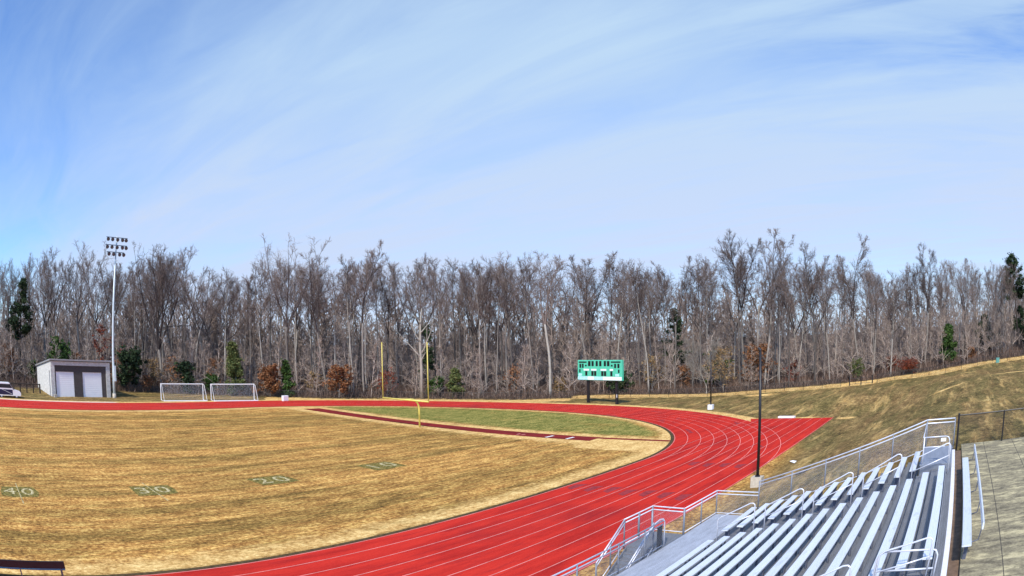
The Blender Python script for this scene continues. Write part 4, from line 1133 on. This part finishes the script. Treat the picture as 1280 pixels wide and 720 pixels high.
def zone_of(deg):
    if deg > 74: return 'behind the block shed'
    if deg > 60.5: return 'behind the soccer goals'
    if deg > 52: return 'between the cedar and the football goalpost'
    if deg > 42: return 'behind the football goalpost'
    if deg > 33.5: return 'left of the scoreboard'
    if deg > 27: return 'right of the scoreboard'
    if deg > 18: return 'behind the two thin black poles'
    if deg > 8: return 'beyond the end of the lanes'
    return 'on the hilltop at the right'
KIND = ['tall straight', 'broad crowned', 'slender', 'fork trunked', 'leaning', 'narrow crowned', 'many limbed', 'low branched']
cnt = 0; tries = 0
while cnt < 248 and tries < 6000:
    tries += 1
    deg = random.uniform(-13, 92)
    depth = 3.5 + 34 * random.random() ** 1.35
    if deg < 34: depth += 2.5
    dist = fence_r(deg) + depth
    if deg > 72: dist = max(dist, 112 + depth * .8)
    u, v = dist * math.cos(R(deg)), dist * math.sin(R(deg))
    mind = 1.9 if depth < 14 else 2.4
    if any((u-a)**2 + (v-b)**2 < mind**2 for a, b in taken): continue
    k = random.choices(range(8), (5, 1.8, 7, 2.2, 2.4, 7, .9, 2))[0]
    Hs = woods_height(deg, dist, u, v)
    H = Hs * random.uniform(.86, .99) * (1.0 if depth < 18 else .95)
    if deg < 18: H *= random.uniform(.86, 1.0)
    z = zone_of(deg)
    plant_tree(PROTO[k], u, v, '%s bare grey tree in the woods %s' % (KIND[k], z), H, 24, None, '%s bare trees %s' % (KIND[k], z), 'bare_tree', 'tree', random.uniform(.85, 1.15))
    taken.append((u, v)); cnt += 1
# the wood behind, one mass
def soup(mesh):
    n = len(mesh.vertices); co = np.empty(n * 3, np.float32); mesh.vertices.foreach_get('co', co)
    fs = [tuple(p.vertices) for p in mesh.polygons if len(p.vertices) == 4]
    return co.reshape(-1, 3), np.array(fs, np.int32)
def mass(name, protos, places, mat, label, cat):
    VS, FS, off = [], [], 0
    sp = [soup(p) for p in protos]
    for (u, v, z, s, k, a, w) in places:
        co, f = sp[k]; c, sn = math.cos(a), math.sin(a)
        x = co * np.array([s * w, s * w, s], np.float32)
        VS.append(np.stack([x[:, 0]*c - x[:, 1]*sn + u, x[:, 0]*sn + x[:, 1]*c + v, x[:, 2] + z], 1)); FS.append(f + off); off += len(co)
    o = link(name, fast_mesh(name, np.concatenate(VS), np.concatenate(FS), mat, 4))
    return tag(o, label, cat, kind='stuff')
LOWP = []
for s in (501, 502, 503, 504):
    t, c = bare_tree(s, 17, .10, .26, 1, .17, 15, .40, .05, 2.9)
    tv, tf_ = soup(t); cv, cf = soup(c)
    LOWP.append(fast_mesh('low', np.concatenate([tv, cv]), np.concatenate([tf_, cf + len(tv)]), M['twig'], 4))
pl = []
for _ in range(860):
    deg = random.uniform(-15, 94); dist = 128 + 84 * random.random() ** 1.2
    u, v = dist * math.cos(R(deg)), dist * math.sin(R(deg)); z = tz(u, v)
    H = random.uniform(.016, .074) * dist + CAM_H - z
    if deg < 16: H *= random.uniform(.7, 1.0)
    pl.append((u, v, z, max(H, 7) / 17, random.randrange(4), random.uniform(0, 6.28), 1.2))
mass('forest', LOWP, pl, M['mass'], 'grey brown leafless wood receding behind the front trees', 'forest')
# saplings and undergrowth along the woodland edge
SAP = []
for s in (601, 602, 603, 604):
    t, c = bare_tree(s, 7, .18, .20, 1, .045, 9, .45, .08)
    tv, tf_ = soup(t); cv, cf = soup(c)
    SAP.append(fast_mesh('sap', np.concatenate([tv, cv]), np.concatenate([tf_, cf + len(tv)]), M['twig'], 4))
pl = []
for _ in range(620):
    deg = random.uniform(-13, 92); depth = 1.5 + 26 * random.random() ** 1.5
    if deg < 34: depth += 4.5
    dist = fence_r(deg) + depth
    if deg > 72: dist = max(dist, 110 + depth)
    u, v = dist * math.cos(R(deg)), dist * math.sin(R(deg))
    pl.append((u, v, tz(u, v) - .05, random.uniform(.45, 1.5), random.randrange(4), random.uniform(0, 6.28), random.uniform(.8, 1.3)))
M['sapling'] = mat_leaf('sapling_stems', (.17, .125, .10), (.36, .28, .23), (.54, .45, .38))
mass('undergrowth', SAP, pl, M['sapling'], 'thin grey saplings crowding the foot of the woods', 'saplings')
bq = MB(); rs = random.Random(77)
for _ in range(1500):
    deg = rs.uniform(-13, 92); depth = 1.0 + 12 * rs.random() ** 1.6
    if deg < 34: depth += 4.2
    dist = fence_r(deg) + depth
    if deg > 72: dist = max(dist, 109 + depth)
    u, v = dist * math.cos(R(deg)), dist * math.sin(R(deg)); z = tz(u, v); h = rs.uniform(.5, 1.9)
    for k in range(16):
        p = Vector((u + rs.gauss(0, .5), v + rs.gauss(0, .5), z - .05)); t = p + Vector((rs.gauss(0, .35), rs.gauss(0, .35), h * rs.uniform(.5, 1.1)))
        a = Vector((rs.gauss(0, 1), rs.gauss(0, 1), 0)).normalized() * .03
        m_ = p.lerp(t, .5) + Vector((rs.gauss(0, .1), rs.gauss(0, .1), 0))
        bq.quad(p - a, p + a, m_ + a * .8, m_ - a * .8); bq.quad(m_ - a * .8, m_ + a * .8, t + a * .3, t - a * .3)
        if k < 8:
            l = m_.lerp(t, rs.random()); b = Vector((rs.gauss(0, 1), rs.gauss(0, 1), rs.gauss(0, 1))).normalized() * .09; c = side_dir(b.normalized(), 1.57, rs) * .05
            bq.quad(l - b, l + c, l + b, l - c)
tag(bq.build('brush', M['brush']), 'dark brown tangle of brush along the woodland edge', 'brush', kind='stuff')

# ------------------------------------------------------------------ sky, sun, camera
SUN_EL = 43.0
sx, sy = -.945, -.33                     # the sun stands behind the camera, looking along the straight
el = R(SUN_EL)
sd = Vector((sx * math.cos(el) / math.hypot(sx, sy), sy * math.cos(el) / math.hypot(sx, sy), math.sin(el)))
ld = bpy.data.lights.new('sun', 'SUN'); lo = bpy.data.objects.new('sun', ld); COL.objects.link(lo)
ld.energy = 3.7; ld.angle = R(4.0); ld.color = (1, .93, .82)
lo.rotation_euler = (-sd).to_track_quat('-Z', 'Y').to_euler()
w = bpy.data.worlds.new('World'); scene.world = w; w.use_nodes = True
nt = w.node_tree; bg = nt.nodes['Background']
sk = N(nt, 'ShaderNodeTexSky', sky_type='NISHITA'); sk.sun_disc = False
sk.sun_elevation = el; sk.sun_rotation = math.atan2(sd.x, sd.y)
sk.air_density = 1.0; sk.dust_density = .6; sk.ozone_density = 1.6
tc = N(nt, 'ShaderNodeTexCoord'); sp_ = N(nt, 'ShaderNodeSeparateXYZ'); L(nt, tc.outputs['Generated'], sp_.inputs[0])
zc = math_n(nt, 'ADD', math_n(nt, 'MAXIMUM', sp_.outputs[2], 0.0), .10)
cb = N(nt, 'ShaderNodeCombineXYZ')
L(nt, math_n(nt, 'DIVIDE', sp_.outputs[0], zc), cb.inputs[0]); L(nt, math_n(nt, 'DIVIDE', sp_.outputs[1], zc), cb.inputs[1])
def maprange(v, a, b, c=0.0, d=1.0, smooth=True):
    mr = N(nt, 'ShaderNodeMapRange', interpolation_type='SMOOTHSTEP' if smooth else 'LINEAR')
    L(nt, v, mr.inputs[0]); mr.inputs[1].default_value = a; mr.inputs[2].default_value = b; mr.inputs[3].default_value = c; mr.inputs[4].default_value = d
    return mr.outputs[0]
def pnoise(sc, scale, detail, dist, loc=(0, 0, 0), rough=.6):
    mp = N(nt, 'ShaderNodeMapping'); mp.inputs['Scale'].default_value = sc; mp.inputs['Location'].default_value = loc
    L(nt, cb.outputs[0], mp.inputs[0])
    return noise(nt, mp.outputs[0], scale, detail, rough, dist)
sp2 = N(nt, 'ShaderNodeSeparateXYZ'); L(nt, cb.outputs[0], sp2.inputs[0])
# high cirrus drawn out in bands that run across the field
warp = pnoise((1, .35, 1), 1.3, 5, .5)
xw = math_n(nt, 'ADD', sp2.outputs[0], math_n(nt, 'MULTIPLY', math_n(nt, 'SUBTRACT', warp, .5), .9))
cr_ = N(nt, 'ShaderNodeValToRGB'); L(nt, math_n(nt, 'DIVIDE', xw, 5.0), cr_.inputs[0])
els = cr_.color_ramp.elements
stops = [(0.0, .20), (.45, .33), (.85, .66), (1.2, .84), (1.6, .82), (1.93, .70), (2.12, .86), (3.0, .88), (4.6, .80)]
els[0].position = 0; els[0].color = (stops[0][1],) * 3 + (1,); els[1].position = 1; els[1].color = (.72, .72, .72, 1)
for p_, v_ in stops[1:]:
    e_ = els.new(p_ / 5.0); e_.color = (v_, v_, v_, 1)
gap = math_n(nt, 'MULTIPLY', maprange(sp2.outputs[1], -.3, .9, 1, 0), maprange(sp2.outputs[0], 1.6, 2.4, 1, 0))
wisp = pnoise((1.0, .22, 1), 3.2, 9, .9, (.3, .2, 0))
curl = pnoise((1.6, .5, 1), 2.2, 9, .45, (3.1, .7, 0))
f0 = math_n(nt, 'ADD', cr_.outputs[0], math_n(nt, 'MULTIPLY', math_n(nt, 'SUBTRACT', wisp, .5), .66))
f0 = math_n(nt, 'SUBTRACT', f0, math_n(nt, 'MULTIPLY', gap, maprange(curl, .32, .68, .80, .12)))
f0 = math_n(nt, 'MAXIMUM', f0, 0.0)
fac = math_n(nt, 'MINIMUM', f0, .92)
clear = mixc(nt, 1.0, sk.outputs[0], (.82, 1.22, 1.80), 'MULTIPLY')
lav = mixc(nt, maprange(sp_.outputs[2], .08, .45), (4.9, 5.6, 7.2), (4.3, 5.75, 7.3))
col = mixc(nt, fac, clear, lav)
L(nt, col, bg.inputs[0]); bg.inputs[1].default_value = .10

cd = bpy.data.cameras.new('camera'); cam = bpy.data.objects.new('camera', cd); COL.objects.link(cam); scene.camera = cam
R2 = (.62726297, -.77866712, -.01478788); U2 = (-.05261815, -.06131624, .99673048); Dv = (.77702799, .62443401, .07943343)
cam.matrix_world = Matrix(((R2[0], U2[0], -Dv[0], 0), (R2[1], U2[1], -Dv[1], 0), (R2[2], U2[2], -Dv[2], CAM_H), (0, 0, 0, 1)))
# the photograph's wide security lens bends straight lines: a measured fisheye polynomial
cd.type = 'PANO'; cd.panorama_type = 'FISHEYE_LENS_POLYNOMIAL'
cd.sensor_width = 36; cd.sensor_fit = 'HORIZONTAL'; cd.fisheye_fov = R(170)
for i, k in enumerate((0.0, 0.04026506010474361, 0.000388298590053489, -3.296827361486419e-05, 1.6156453511694262e-06)):
    setattr(cd, 'fisheye_polynomial_k%d' % i, -k)
cd.clip_start = .1; cd.clip_end = 6000
vs = scene.view_settings
vs.view_transform = 'Standard'; vs.look = 'None'; vs.gamma = 1; vs.use_curve_mapping = False; vs.exposure = .36
try:
    scene.cycles.max_bounces = 6; scene.cycles.transparent_max_bounces = 24
except AttributeError:
    pass
